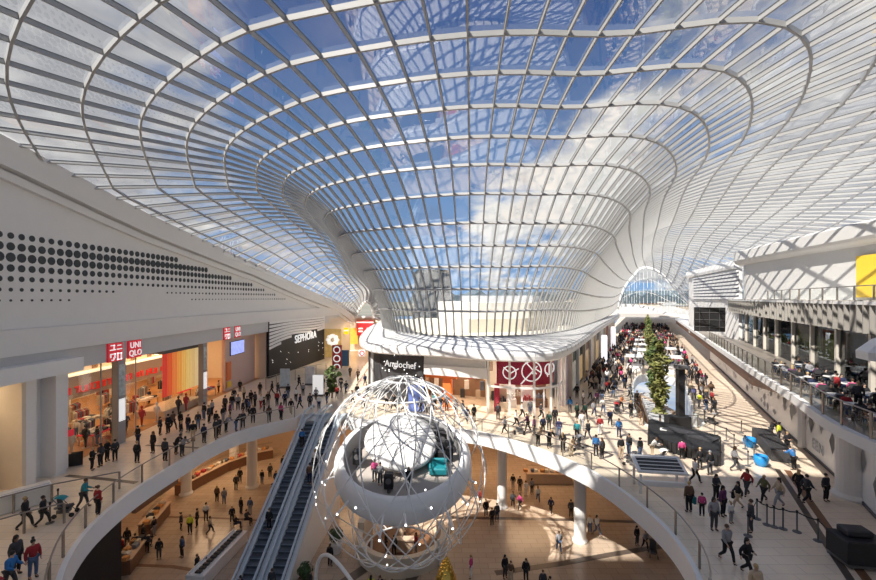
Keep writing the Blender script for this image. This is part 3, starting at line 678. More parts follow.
# store fronts
ST = [(-9.6, 62), (-8.3, 50.8), (-6.3, 45.6), (-4.2, 43.9), (-.2, 42.3), (4.85, 40.3)]
def panel_wall(mb, pts, z0, z1, th=.15):
    P = [Vector((x, y, z1)) for x, y in pts]; return mb.bar(P, [Vector((0, 0, 1))]*len(P), th, z1 - z0)
w1 = struct(panel_wall(MB(), [(-9.7, 64), (-8.4, 50.8), (-6.3, 45.7), (-1.45, 42.9)], 8, 13.4, .3).build('wall_center', dark), 'dark corner shop front under the left end of the canopy', 'shop front')
dirA = (Vector((-1.45, 42.9, 0)) - Vector((-6.3, 45.7, 0))).normalized(); nA = Vector((dirA.y, -dirA.x, 0))
text_mesh('lettering', 'Anglochef', 1.0, .03, faceM(Vector((-3.9, 44.3, 12.1)) + nA*.3, dirA), signwhite, w1)
sk = MB()
for k in range(16): sk.ball(Vector((-6.0, 45.5, 0)).lerp(Vector((-1.7, 43.05, 0)), rnd.random()) + nA*.2 + Vector((0, 0, rnd.uniform(10.6, 13.1))), .05, 6, 4)
sk.build('spot_lights', whitelight, w1)
MB().box((-7.6, 49, 10.6), (.5, 1.3, 5.0), rz=.35).build('corner_panel', greyw, w1)
# white bulkhead shop
w2 = struct(panel_wall(MB(), [(-1.4, 42.85), (4.75, 40.35)], 11.4, 13.4, .3).build('wall_center', greyw), 'shop with pale grey bulkhead and orange interior', 'shop front')
panel_wall(MB(), [(-1.4, 42.75), (4.75, 40.25)], 11.35, 12.35, .34).build('white_band', panelw, w2)
iw = MB(); panel_wall(iw, [(-1, 49), (6, 46.5)], 8, 13.4); panel_wall(iw, [(-1.4, 43.2), (-1, 49)], 8, 13.4); iw.build('inside_wall', mat('inside_warm', (.36, .22, .14), .6, var=.4, scale=1.2), w2)
MB().box((1.0, 42.6, 9.7), (.9, .5, 3.3), rz=-.4).build('orange_pillar', orange, w2)
ob = MB(); panel_wall(ob, [(-1.3, 43.1), (1.9, 41.8)], 11.0, 11.4, .3); ob.build('orange_strip', orange, w2)
for k in range(18): MB().bbox((-.6 + .42*k - .0, 47.9 - .16*k - .5*(k % 2), 8.5 + 1.1*(k % 4)), (.5, .3, 1.0), .04).build('goods', gm_[k % 8], w2)
arealight('centre_light', (2, 45, 13.2), 300, (1, .8, .6), 5, 4)
# corner store with red sign
CS = [(4.85, 40.3), (6.4, 39.65), (8.1, 39.2), (9.8, 39.3), (11.2, 40.0), (12.2, 41.4), (12.9, 43.0)]
csp = crom([(x, y, 0) for x, y in CS], 6)
def onCS(t): i = t*(len(csp)-1); a = int(min(i, len(csp)-2)); return csp[a].lerp(csp[a+1], i-a)
w3 = struct(MB().bar([p + Vector((0, 0, 13.4)) for p in csp], [Vector((0, 0, 1))]*len(csp), .12, .25).build('wall_center', panelw), 'glazed corner shop with white mullions and a deep red sign wall', 'shop front')
gg = MB()
for (a, b_) in zip(csp, csp[1:]): gg.add([a + Vector((0, 0, 8.05)), b_ + Vector((0, 0, 8.05)), b_ + Vector((0, 0, 13.2)), a + Vector((0, 0, 13.2))], [(0, 1, 2, 3)])
gg.build('shop_glass', clear, w3)
for k, tt in enumerate((0, .21, .43, .62, .78, 1.0)):
    p = onCS(tt); MB().box((p.x, p.y, 10.7), (.19, .19, 5.4)).build('mullion', steel, w3)
tr = [onCS(q/14) + Vector((0, 0, 10.75 if True else 0)) for q in range(15)]; MB().bar(tr, [Vector((0, 0, 1))]*15, .14, .2).build('transom', steel, w3)
for tt in (.32, .53, .7):
    p = onCS(tt); MB().box((p.x, p.y, 9.3), (.1, .1, 2.6)).build('door_post', steel, w3)
inn = [onCS(q/14) for q in range(1, 14)]; cen = Vector((8.5, 44, 0)); inn = [p + (cen - p).normalized()*.55 for p in inn]
rs = MB(); rs.bar([p + Vector((0, 0, 13.3)) for p in inn[0:11]], [Vector((0, 0, 1))]*11, .12, 2.45); rs.build('red_sign_wall', deepred, w3)
lg = MB()
def logo(t_, z, r, slash):
    p = onCS(t_); p = p + (cen - p).normalized()*.55; tan_ = (onCS(min(1, t_+.03)) - onCS(t_-.03)).normalized(); nn = Vector((tan_.y, -tan_.x, 0)); o = p + nn*.12 + Vector((0, 0, z)); up = Vector((0, 0, 1))
    lg.tube([o + tan_*r*math.cos(a*PI/12) + up*r*math.sin(a*PI/12) for a in range(24)], .06, 5, True)
    for (u0, v0, u1, v1) in slash: lg.tube([o + tan_*u0*r + up*v0*r, o + tan_*u1*r + up*v1*r], .06, 5)
logo(.2, 12.0, .62, [(-.9, .8, .1, -.1), (.1, -.1, 1.4, .7), (-.3, .3, .2, -.3)])
logo(.42, 12.2, .95, [(-1.1, -1.3, .6, .5), (-.6, .9, .5, -.3), (.3, .3, .9, -.1), (.2, .2, .1, -.3)])
logo(.63, 12.3, .5, [(.2, .8, .2, -.8), (-.2, -1.4, -.5, -.6)]); logo(.7, 12.35, .42, [])
lg.build('logo_rings', signwhite, w3)
bp = onCS(.06); MB().box((bp.x + .5, bp.y + .7, 9.4), (.5, .2, 2.7)).build('red_pillar', deepred, w3)
bk = MB(); panel_wall(bk, [(5.3, 45.8), (12.6, 46.4)], 8, 13.4); panel_wall(bk, [(5.0, 40.8), (5.3, 45.8)], 8, 13.4); bk.build('inside_wall', cream, w3)
for k, (x, y, c) in enumerate([(6.3, 41.2, 'beige'), (7.4, 42.5, 'white'), (9.0, 41.6, 'white'), (10.6, 42.6, 'brown'), (8.2, 43.8, 'brown')]):
    t = thing('display_stand', (x, y, Z1), '%s display stand inside the corner shop, %s from its left post' % (c, ['first', 'second', 'third', 'fourth', 'fifth'][k]), 'display stand', 'corner shop display stands'); mm = {'beige': tan, 'white': panelw, 'brown': brown}[c]
    MB().bbox((0, 0, .45), (1.2, .7, .9)).build('counter', mm, t); q = MB()
    for j in range(5): q.box((-.45 + .22*j, 0, 1.05 + .1*(j % 2)), (.14, .3, .3 + .2*(j % 2)))
    q.build('goods', gm_[k], t); MB().box((0, .38, 1.2), (1.2, .05, 2.4)).build('back_panel', mm, t)
arealight('corner_light', (8.6, 42.5, 13.2), 350, (1, .9, .78), 4, 3)
# right flank store fronts along the long corridor
def cl(s, off, z=0): d = Vector((.447, .894, 0)); n = Vector((.894, -.447, 0)); return Vector((12.9, 43.0, 0)) + d*s + n*off + Vector((0, 0, z))
flk = [('violet panel shop front on the right flank beside the corner shop', mat('violet_panel', (.5, .4, .48), .5, var=.5, scale=2.5)), ('dark green shop front on the right flank', mat('green_dark', (.03, .07, .05), .4)), ('black shop front on the right flank', black), ('brown shop front on the right flank', brown), ('cream shop front on the right flank', cream), ('dark grey shop front far down the right flank', dgrey), ('pale shop front far down the right flank', greyw), ('red brown shop front far down the right flank', mat('rust', (.3, .12, .08), .5)), ('cream shop front at the far end of the right flank', cream)]
s_ = 0
for k, (lab, m) in enumerate(flk):
    L = [4.2, 5.5, 6, 7, 7, 8, 10, 12, 24][k]; b = MB(); b.add([cl(s_, 0, 8), cl(s_+L, 0, 8), cl(s_+L, 0, 13.4), cl(s_, 0, 13.4), cl(s_, -.3, 8), cl(s_+L, -.3, 8), cl(s_+L, -.3, 13.4), cl(s_, -.3, 13.4)], [(0, 1, 2, 3), (4, 7, 6, 5), (0, 4, 5, 1), (1, 5, 6, 2), (3, 2, 6, 7), (0, 3, 7, 4)])
    o = struct(b.build('wall_flank', m), lab, 'shop front')
    b = MB(); b.box(cl(s_ + .25, .1, 10.7), (.5, .5, 5.4), rz=math.atan2(.894, .447)); b.build('pier', cream if k % 2 else panelw, o)
    if k in (1, 2, 3, 5):
        b = MB(); b.add([cl(s_+1, .06, 8.4), cl(s_+L-.6, .06, 8.4), cl(s_+L-.6, .06, 11.6), cl(s_+1, .06, 11.6)], [(0, 1, 2, 3)]); b.build('shop_window', mat('window_warm_%d' % (k % 3), [(.35, .22, .1), (.3, .28, .24), (.5, .33, .15)][k % 3], .3, var=.9, scale=1.2, emit=.5), o)
    s_ += L
for k, (s0, off) in enumerate(((30, 1.6), (52, 1.6))):
    p = cl(s0, off); t = thing('lit_column', (p.x, p.y, Z1), ['glowing white advert column on the left of the long corridor', 'farther glowing white advert column in the long corridor'][k], 'column', 'glowing columns'); MB().lathe([(.5, 0), (.5, 4.8), (.4, 5)], 12).build('glow_panel', mat('glow_white', (.95, .95, 1), .4, emit=.8), t); MB().lathe([(.55, 0), (.55, .3)], 12).build('base', dgrey, t)

# ------------------------------------------------------------------ right side: hoarding, balcony, shops, terraces
RC = [(16.8, 10), (17.3, 13.5), (18.05, 17.0), (19.3, 20.7), (22.2, 26.1), (27, 36), (32.9, 47.8), (42, 66), (51.8, 85.6), (60, 102), (72, 126)]
rcv = resample(crom([(x, y, 0) for x, y in RC], 8), .6)
def roff(i, o, z):
    a = rcv[max(i-1, 0)]; b = rcv[min(i+1, len(rcv)-1)]; t = (b - a).normalized(); return rcv[i] + Vector((t.y, -t.x, 0))*o + Vector((0, 0, z))
def ir(y): return min(range(len(rcv)), key=lambda q: abs(rcv[q].y - y))
def rband(mb, y0, y1, prof, closed=True):       # sweep a closed section (offset, z) along the curve
    idx = range(ir(y0), ir(y1) + 1); rows = [[roff(i, o, z) for o, z in prof] for i in idx]; n0 = len(mb.v); mb.grid(rows, closed)
    if closed: n = len(prof); m = len(rows); mb.f += [[n0 + k for k in range(n-1, -1, -1)], [n0 + (m-1)*n + k for k in range(n)]]; mb.m += [mb.mi]*2
    return mb
slab2 = struct(rband(MB(), 10, 126, [(0, 12.68), (0, 13.2), (16, 13.2), (16, 12.68)]).build('floor_balcony', white), 'white curved edge and floor of the right balcony', 'balcony floor')
rband(MB(), 10, 75, [(.3, 13.2), (.3, 13.215), (5.3, 13.215), (5.3, 13.2)]).build('floor_finish', mat('balcony_stone', (.27, .235, .2), .4, var=.15), slab2)
b = MB(); rows = []
for i in range(ir(27.5), ir(125)):
    f = min(1, (rcv[i].y - 27.5) / 9); rows.append([roff(i, .12, 12.67), roff(i, .35, 12.67 - 1.1*f - .02), roff(i, 2.4, 12.67 - 1.1*f - .02), roff(i, 2.4, 12.67)])
b.grid(rows, True); b.build('timber_soffit', brown, slab2)
hoard = struct(rband(MB(), 16, 76, [(2.5, Z1), (2.5, 12.65), (2.75, 12.65), (2.75, Z1)]).build('wall_right', mat('hoarding_white', (.93, .93, .94), .45, var=.05)), 'white hoarding wall with grey diamonds under the right balcony', 'wall')
rband(MB(), 16, 76, [(2.42, Z1), (2.42, Z1+.16), (2.5, Z1+.16), (2.5, Z1)]).build('baseboard', dgrey, hoard)
def diamond(mb, y, z, w, h):
    i = ir(y); a = roff(i, 2.46, z); t = (rcv[i+1] - rcv[i]).normalized(); mb.add([a - t*w/2, a - Vector((0, 0, h/2)), a + t*w/2, a + Vector((0, 0, h/2))], [(0, 1, 2, 3), (3, 2, 1, 0)])
dm = MB()
for (y, z) in ((30.6, 10.3), (27.6, 10.0), (25.4, 9.8), (22.2, 9.6), (36, 10.6)): diamond(dm, y, z, 1.0, 1.5)
dm.build('dark_diamonds', mgrey, hoard)
dl = MB()
for (y, z) in ((28.9, 10.7), (26.5, 10.4), (25.2, 11.3), (23.6, 10.4), (28.0, 11.7), (33, 11), (34.5, 10)): diamond(dl, y, z, .9, 1.4)
dl.build('pale_diamonds', mat('diamond_pale', (.56, .58, .6), .5), hoard)
gr = MB()
for k in range(60):
    y = rnd.uniform(31, 70); diamond(gr, y, rnd.uniform(8.6, 12.0), rnd.uniform(.3, 1.3), rnd.uniform(.3, .9))
gr.build('faded_pattern', mat('pattern_grey', (.60, .60, .64), .6, var=.25), hoard)
i = ir(29.6); tt = (rcv[i+1] - rcv[i]).normalized(); text_mesh('lettering', 'EEN', 1.0, .01, faceM(roff(i, 2.45, 8.95), -tt), mat('letter_grey', (.55, .57, .60), .5), hoard, 1.2)
i = ir(31.8); MB().box(roff(i, 2.3, 10.3), (.35, .35, 4.3)).build('white_post', panelw, hoard)
# balustrades
def balustrade(P, z, h, lab, step=2.0, postm=None, railm=None, glassm=None, inset=0):
    P = resample([Vector((p[0], p[1], z)) for p in P], .5); root = thing('glass_balustrade', P[0], lab, 'balustrade'); P = [p - P[0] for p in P]; up = Vector((0, 0, h)); postm = postm or bronze
    MB().tube([p + up for p in P], .035, 6).build('handrail', railm or bronze, root)
    g = MB(); n = len(P); vs = []
    for p in P: vs += [p + Vector((0, 0, .06)), p + Vector((0, 0, h - .1))]
    g.add(vs, [(2*i, 2*i+2, 2*i+3, 2*i+1) for i in range(n - 1)]); g.build('glass_panel', glassm or clear, root)
    k = max(1, round(step/.5))
    for i in range(0, n, k): q = MB().box((0, 0, h/2), (.06, .1, h)).build('post', postm, root); q.location = P[i]
    return root
def shrink(poly, d):                             # push a curve outward from the opening (onto the floor)
    P = [Vector((x, y, 0)) for x, y in poly]; out = []; c = sum(P, Vector()) / len(P)
    for i, p in enumerate(P):
        t = (P[min(i+1, len(P)-1)] - P[max(i-1, 0)]).normalized(); n = Vector((t.y, -t.x, 0)); n = n if n.dot(p - c) > 0 else -n; out.append((p.x + n.x*d, p.y + n.y*d))
    return out
balustrade(shrink(va, .22), Z1, 1.12, 'long curved glass balustrade along the left edge of the oval opening', 2.5)
balustrade(shrink(vb, .22), Z1, 1.12, 'curved glass balustrade along the right edge of the oval opening', 2.5)
balustrade(shrink(ev[24:] , .2), Z1, 1.1, 'glass balustrade on the right of the second opening with the trees', 2.5); balustrade(shrink(ev[:21], .2), Z1, 1.1, 'glass balustrade on the left of the second opening with the trees', 2.5)
balustrade([tuple(roff(i, .22, 0)[:2]) for i in range(ir(12), ir(60))], Z2, 1.15, 'glass balustrade along the right balcony with diners behind', 2.0)
balustrade([tuple(roff(i, 3.7, 0)[:2]) for i in range(ir(13), ir(48))], Z3, .95, 'clear glass balustrade on the upper right terrace', 2.6)
balustrade([(-21.0, 50.5), (-19.2, 57), (-16.4, 62)], Z1 + .0, 1.5, 'pale glass balustrade in front of the black striped shop', 2.0)
balustrade([(-23.0, 20.4), (-21.2, 22.6), (-18.7, 24.3)], Z1, 1.0, 'short queue balustrade near the white pillars', 1.6)
balustrade([(-21.5, 17.5), (-19.5, 19.9), (-18.6, 20.6)], Z1, 1.0, 'short queue balustrade at the bottom left', 1.6)
# shop front of the balcony
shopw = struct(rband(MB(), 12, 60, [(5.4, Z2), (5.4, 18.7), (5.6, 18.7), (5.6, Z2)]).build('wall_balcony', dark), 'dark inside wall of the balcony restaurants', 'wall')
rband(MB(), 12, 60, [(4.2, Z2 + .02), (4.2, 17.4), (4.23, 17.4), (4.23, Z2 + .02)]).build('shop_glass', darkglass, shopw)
for k in range(10):
    i = ir(18.2 + 4.35*k); a = math.atan2(rcv[i+1].y - rcv[i].y, rcv[i+1].x - rcv[i].x)
    MB().box(roff(i, 4.15, 15.3), (.32, .35, 4.2), rz=a).build('stone_pier', mat('stone_pier', (.66, .61, .53), .6), shopw)
dc = MB()
for k in range(40): i = ir(rnd.uniform(14, 52)); dc.box(roff(i, 5.2, rnd.uniform(13.8, 15.8)), (.3, .35, rnd.uniform(.6, 1.6)))
dc.build('curtain_strips', mat('curtain_blue_grey', (.40, .45, .5), .6), shopw)
MB().box(roff(ir(22.2), 4.9, 16.6), (.3, 1.7, .6), rz=.4).build('red_sign', mat('sign_rust', (.45, .08, .03), .5, emit=.3), shopw); MB().box(roff(ir(19.6), 4.9, 16.6), (.2, .4, .6), rz=.4).build('blue_sign', mat('sign_blue', (.02, .12, .6), .5, emit=.3), shopw)
MB().box(roff(ir(37), 5.0, 15.1), (.2, 6.5, 1.7), rz=-.46).build('golden_shelves', mat('golden_lit', (.75, .55, .25), .5, var=.7, scale=2.2, emit=.5), shopw)
finw = struct(rband(MB(), 12, 66, [(3.9, 17.35), (3.9, Z3 - .05), (4.2, Z3 - .05), (4.2, 17.35)]).build('trim_9', panelw), 'white fascia band behind the vertical fins', 'fascia')
fins = MB(); i0 = ir(12); i1 = ir(66); Pf = resample([roff(i, 3.45, 18.15) for i in range(i0, i1)], .85)
for j, p in enumerate(Pf):
    q = Pf[min(j+1, len(Pf)-1)]; a = math.atan2((q - Pf[max(j-1, 0)]).y, (q - Pf[max(j-1, 0)]).x); fb = MB().box((p.x, p.y, 18.1), (.14, .5, 1.95), rz=a)
    if j < 95: fb.build('fin', mat('fin_grey', (.36, .34, .31), .5), finw)
    else: fins.add(fb.v, fb.f)
if fins.v: q = fins.build('fin', MATS['fin_grey'], finw); q['kind'] = 'stuff'
struct(rband(MB(), 12, 70, [(3.2, Z3 - .2), (3.2, Z3), (24, Z3), (24, Z3 - .2)]).build('floor_terrace', white), 'white floor of the upper right terrace', 'terrace floor')
# upper drum building with parapet
DR = [(30.5, 12), (31.6, 22), (33.4, 31.5), (36, 42.5), (37.9, 49.5), (38.9, 52.6), (40.4, 54.3), (42.6, 55), (52, 55.6)]
drc = resample(crom([(x, y, 0) for x, y in DR], 8), .6)
def sweep(curve, prof, mb, closed=True):
    rows = []
    for i, p in enumerate(curve):
        t = (curve[min(i+1, len(curve)-1)] - curve[max(i-1, 0)]).normalized(); n = Vector((-t.y, t.x, 0)); rows.append([p + n*o + Vector((0, 0, z)) for o, z in prof])
    n0 = len(mb.v); mb.grid(rows, closed); n = len(prof); m = len(rows)
    if closed: mb.f += [[n0 + k for k in range(n-1, -1, -1)], [n0 + (m-1)*n + k for k in range(n)]]; mb.m += [mb.mi]*2
    return mb
drum = struct(sweep(drc, [(0, Z3), (0, 23.5), (-.4, 23.5), (-.4, Z3)], MB()).build('wall_drum', mat('drum_white', (.68, .67, .65), .55, var=.03)), 'white curved upper wall on the right with rounded corner', 'wall')
sweep(drc, [(.9, 23.65), (1.05, 23.9), (1.05, 24.9), (.8, 25.1), (-.5, 25.4), (-.5, 23.3), (.2, 23.35), (.6, 23.45)], MB()).build('parapet', mat('drum_parapet', (.72, .71, .69), .5, var=.03), drum)
ban = MB(); p = Vector((33.3, 31.0, 0)); ban.box((33.3, 31.9, 20.9), (.1, 2.6, 3.3), rz=-.2); t = tag(ban.build('wall_banner', yellow), 'bright yellow banner on the white upper wall', 'banner')
# far louvred white block
LB = [(42.6, 58.6), (46, 68.5), (51.6, 84.5), (52.6, 86.8), (54, 87.8), (60, 87.5)]
lbc = resample(crom([(x, y, 0) for x, y in LB], 8), .8)
lv = struct(sweep(lbc, [(0, 12), (0, 24.2), (-.4, 24.2), (-.4, 12)], MB()).build('wall_louvre', white), 'white far block with horizontal louvres and rounded corner', 'wall')
sweep(lbc, [(.5, 23.4), (.6, 23.8), (.4, 24.6), (-.4, 24.8), (-.4, 23.3)], MB()).build('parapet', panelw, lv)
lvs = MB(); ld = MB(); sub = lbc[:-16]
sweep(sub, [(.03, 18.9), (.03, 23.2), (.0, 23.2), (.0, 18.9)], ld); ld.build('louvre_recess', mat('louvre_dark', (.25, .25, .32), .5), lv)
for k in range(8): sweep(sub, [(.04, 19.1 + .55*k), (.3, 19.0 + .55*k), (.3, 19.28 + .55*k), (.04, 19.38 + .55*k)], lvs)
lvs.build('louvre_blades', panelw, lv)
t = thing('black_screen', (39.2, 59.8, 16.1), 'big black hanging screen tilted out over the right balcony', 'screen'); M_ = Euler((.28, .0, -.55)).to_matrix()
sb_ = MB().box((0, 0, 0), (3.8, .25, 3.6), M=M_); sb_.build('panel', black, t); q = MB()
for k in (-1, 0, 1): q.box(M_ @ Vector((k*1.2, -.16, 0)), (.05, .05, 3.4), M=M_); q.box(M_ @ Vector((0, -.16, k*1.1)), (3.6, .05, .05), M=M_)
q.build('panel_seams', dgrey, t); MB().tube([(0, .2, 1.5), (1.2, 1.2, 2.6)], .08).build('bracket', metal, t)
# parasol on balcony
t = thing('parasol', (22.35, 20.1, Z2), 'big white parasol on the right balcony by the picture edge', 'parasol'); MB().lathe([(1.45, 2.95), (1.47, 3.35), (.9, 3.95), (.08, 4.4)], 8, cap=True).build('canopy', panelw, t); MB().tube([(0, 0, 0), (0, 0, 4.3)], .05).build('pole', metal, t); MB().lathe([(.35, 0), (.35, .1)], 12).build('base', dgrey, t)
# end of the long corridor: low roof beyond, skyline, hills
struct(MB().prism([(50, 128), (78, 122), (140, 246), (112, 252)], 13.4, 14.4).build('roof_low', mat('roof_grey', (.5, .48, .45), .7)), 'low roof beyond the end of the glass roof', 'roof')
er = [Vector((51.5, 119, 17.2)), Vector((55, 118, 18.2)), Vector((58.5, 116.5, 18.0)), Vector((63, 114, 16.6)), Vector((69, 110.5, 13.9))]
hl = MB(); hp = []
for k in range(60): x = -60 + 14*k; hp.append((x, 900, 16 + 10*abs(math.sin(k*.7) + .6*math.sin(k*1.9))))
hl.add([Vector((a, b_, -5)) for a, b_, c_ in hp] + [Vector((a, b_, c_ + 4)) for a, b_, c_ in hp] + [Vector((a, b_ + 300, c_ + 9)) for a, b_, c_ in hp], [(k, k+1, k+61, k+60) for k in range(59)] + [(k+60, k+61, k+121, k+120) for k in range(59)])
struct(hl.build('hills', mat('hills_blue', (.10, .14, .17), .9)), 'distant dark tree covered hills beyond the corridor', 'hills')
struct(MB().box((300, 800, 6.5), (1400, 1000, 1)).build('ground', mat('suburb_ground', (.22, .22, .18), .9, var=.5, scale=.05)), 'suburb ground outside beyond the mall', 'ground')
for k in range(16):
    x = 150 + rnd.uniform(-40, 190); y = rnd.uniform(330, 620); h = rnd.uniform(5, 11); w = rnd.uniform(12, 26)
    t = thing('house', (x, y, 7), 'small distant %s building outside, seen past the end of the corridor' % 'pale', 'building', 'distant suburb buildings'); t['kind'] = 'structure'
    MB().box((0, 0, h/2), (w, 14, h)).build('wall', [cream, greyw, tan][k % 3], t); MB().prism([(-w/2-.5, -7.5), (w/2+.5, -7.5), (w/2+.5, 7.5), (-w/2-.5, 7.5)], h, h+.6).build('roof', [brown, dgrey, mgrey][k % 3], t)
def tree(name, loc, h, r, lab, group, m, n=420, cat='tree', seed=1, bushy=False):
    R = random.Random(seed); t = thing(name, loc, lab, cat, group); b = MB(); b.tube([(0, 0, 0), (.06, .03, h*.4), (0, .02, h*.8)], [.09, .07, .03], 6)
    for k in range(6): a = R.uniform(0, 6.3); z = h*R.uniform(.3, .7); b.tube([(0, 0, z), (math.cos(a)*r*.6, math.sin(a)*r*.6, z + h*.15)], [.04, .015], 4)
    b.build('trunk', trunkm, t); f = MB()
    for k in range(n):
        z = h*(.18 + .82*R.random()); rr = r*math.sqrt(R.random())*(.62 + .28*math.sin(z*2.3 + seed) + .15*math.sin(z*5.1)) * (1 if z < h*.85 else 1 - (z/h - .85)*4.5)
        a = R.uniform(0, 6.3); c = Vector((rr*math.cos(a), rr*math.sin(a), z)); d1 = Vector((R.uniform(-1, 1), R.uniform(-1, 1), R.uniform(-.6, .6))).normalized(); d2 = d1.orthogonal().normalized(); L = R.uniform(.18, .36)
        f.add([c - d1*L, c + d2*L*.45, c + d1*L, c - d2*L*.45], [(0, 1, 2, 3)])
    f.build('foliage', m, t); return t
for k, (s0, hh) in enumerate(((39.5, 8.2), (45.5, 7.6), (52, 7.2))):
    d = [(20.8, 38.8), (23.4, 44.5), (27, 51.5)][k]; tree('bamboo', (d[0], d[1], Z1 - 1.0), hh, 1.0, 'tall green bamboo tree rising from the second opening, %s' % ['nearest, beside the black pole', 'second nearest', 'third nearest'][k], 'bamboo trees along the corridor', leafy if k == 0 else leafm, 800, seed=k)
    pass
for k, s0 in enumerate((24, 33, 42, 52, 63, 75, 90)):
    p = cl(s0 + 6, 8.4); tree('bamboo', (p.x, p.y, Z1), 6.2 - .2*(k % 3), 1.0, 'green tree in the middle of the long corridor, number %s beyond the second opening' % ['one', 'two', 'three', 'four', 'five', 'six', 'seven'][k], 'bamboo trees along the corridor', leafm if k % 2 else leafy, 420, seed=10 + k)
struct(MB().prism([(19.6, 37.6), (22.0, 37.6), (29.2, 54), (26.4, 54)], 6.2, 6.9).build('trim_10', greyw), 'planter bed holding the trees in the second opening', 'planter')
# the white inner shaft in the second opening
shaft = MB(); P = [Vector((x, y, Z1 - .9)) for x, y in ev[29:46]]; shaft.bar(P, [Vector((0, 0, 1))]*len(P), .25, 4.5); struct(shaft.build('trim_11', panelw), 'white curved inner wall of the second opening', 'wall')
# ------------------------------------------------------------------ escalators
def escalator(cx, lab, grp):
    root = thing('escalator', (cx, 37.6, 0), lab, 'escalator', grp, rz=-math.atan2(.55, 12.5)); run = 13.9; w = .52
    def zz(s): return 8.0 if s < 0 else (8.0 - 8.0*s/run if s < run else 0.0)      # s metres towards the viewer from the top landing
    st = MB(); n = 36
    for k in range(n):
        s = run*(k + .5)/n; st.box((0, -s, zz(s) - .14), (w*2, run/n*1.02, .34))
    st.build('steps', esc_step, root)
    ln = MB()
    for k in range(n): s = run*(k + 1)/n; ln.box((0, -s - .012, zz(s) + .02 + 8/n*.5 - .03), (w*2, .03, .05))
    ln.build('step_edges', mat('step_edge', (.35, .42, .5), .4, .5), root)
    path = [-2.2, -1.2, 0, .6] + [run*q/10 for q in range(1, 10)] + [run - .4, run + .6, run + 1.8]
    for sx in (-1, 1):
        x = sx*(w + .13); hr = [Vector((x, -s, zz(s) + .98)) for s in path]; hr = [hr[0] + Vector((0, .25, -.35))] + hr + [hr[-1] + Vector((0, -.25, -.35))]
        MB().bar(hr, [Vector((0, .3, 1))]*len(hr), .13, .1).build('handrail', mat('esc_rail', (.50, .57, .64), .35), root)
        g = MB(); vs = []
        for s in path: vs += [Vector((x, -s, zz(s) + .05)), Vector((x, -s, zz(s) + .92))]
        g.add(vs, [(2*i, 2*i+2, 2*i+3, 2*i+1) for i in range(len(path)-1)]); g.build('side_glass', esc_glass, root)
        sk = [Vector((sx*(w + .17), -s, zz(s) + .16)) for s in path]; MB().bar(sk, [Vector((0, .3, 1))]*len(sk), .3, .28).build('skirt', bluemetal, root)
    MB().add([Vector((-w - .2, -s, max(-.0, zz(s) - e))) for s in path[2:] for e in (.05, 1.15)] + [Vector((w + .2, -s, max(-.0, zz(s) - e))) for s in path[2:] for e in (.05, 1.15)],
        [(2*i, 2*i+1, 2*i+3, 2*i+2) for i in range(len(path)-3)] + [(2*i + 2*(len(path)-2), 2*i+2 + 2*(len(path)-2), 2*i+3 + 2*(len(path)-2), 2*i+1 + 2*(len(path)-2)) for i in range(len(path)-3)] + [(2*i+1, 2*i+1+2*(len(path)-2), 2*i+3+2*(len(path)-2), 2*i+3) for i in range(len(path)-3)]).build('truss_cladding', cream, root)
    for sx in (-1, 1): w_ = MB(); w_.add([Vector((sx*(w + .2) - .04, -.0, 7.1)), Vector((sx*(w + .2) - .04, -run + .6, .02)), Vector((sx*(w + .2) - .04, -.0, .02)), Vector((sx*(w + .2) + .04, -.0, 7.1)), Vector((sx*(w + .2) + .04, -run + .6, .02)), Vector((sx*(w + .2) + .04, -.0, .02))], [(0, 1, 2), (3, 5, 4), (0, 3, 4, 1), (1, 4, 5, 2), (2, 5, 3, 0)]); w_.build('side_wall', panelw, root)
    MB().box((0, 1.15, 7.99), (1.5, 2.2, .05)).build('landing_plate', metal, root)
    return root
escalator(-11.42, 'left escalator between the floors, dark steps and glass sides', 'pair of escalators'); escalator(-9.68, 'right escalator between the floors, nearest the white lattice globe', 'pair of escalators')

# ------------------------------------------------------------------ lattice globe and the pod inside
GC = Vector((-2.45, 27.3, 8.1)); GR = 5.6; GH = 5.75
globe = thing('lattice_globe', (GC.x, GC.y, 0), 'huge white tubular lattice globe hanging round the round pod', 'sculpture')
def gp(th, ph, r=1.0): return Vector((GR*r*math.sin(th)*math.cos(ph), GR*r*math.sin(th)*math.sin(ph), GC.z + GH*r*math.cos(th)))
for k in range(11):
    for sg in (-1, 1):
        pts = [gp(.16 + (2.72 - .16)*q/26, 2*PI*k/11 + sg*1.9*(q/26)) for q in range(27)]; MB().tube(pts, .034, 5).build('strut', steel, globe)
for k in range(12):
    pts = [gp(.16 + 1.0*q/12, 2*PI*k/12 + .35*q/12) for q in range(13)]; MB().tube(pts, .03, 5).build('strut', steel, globe)
for th in (.16, .55, 2.72):
    pts = [gp(th, 2*PI*q/30) for q in range(30)]; MB().tube(pts, .065, 6, True).build('ring_tube', steel, globe)
for k, (tilt, off, rr) in enumerate(((.5, .15, 1.02), (.62, .3, 1.03), (.75, .45, 1.03), (-.6, .25, 1.02), (-.45, .1, 1.02))):   # tilted outer hoops
    M_ = Euler((.35, PI/2 - .35 + .06*k if tilt > 0 else PI/2 + .3, .25*k)).to_matrix(); pts = []
    for q in range(48):
        a = 2*PI*q/48; v = M_ @ Vector((math.cos(a)*math.sqrt(1 - (off)**2), math.sin(a)*math.sqrt(1 - off**2), off if tilt > 0 else -off)); pts.append(Vector((v.x*GR*rr, v.y*GR*rr, GC.z + v.z*GH*rr)))
    MB().tube(pts, .04, 6, True).build('outer_hoop', steel, globe)
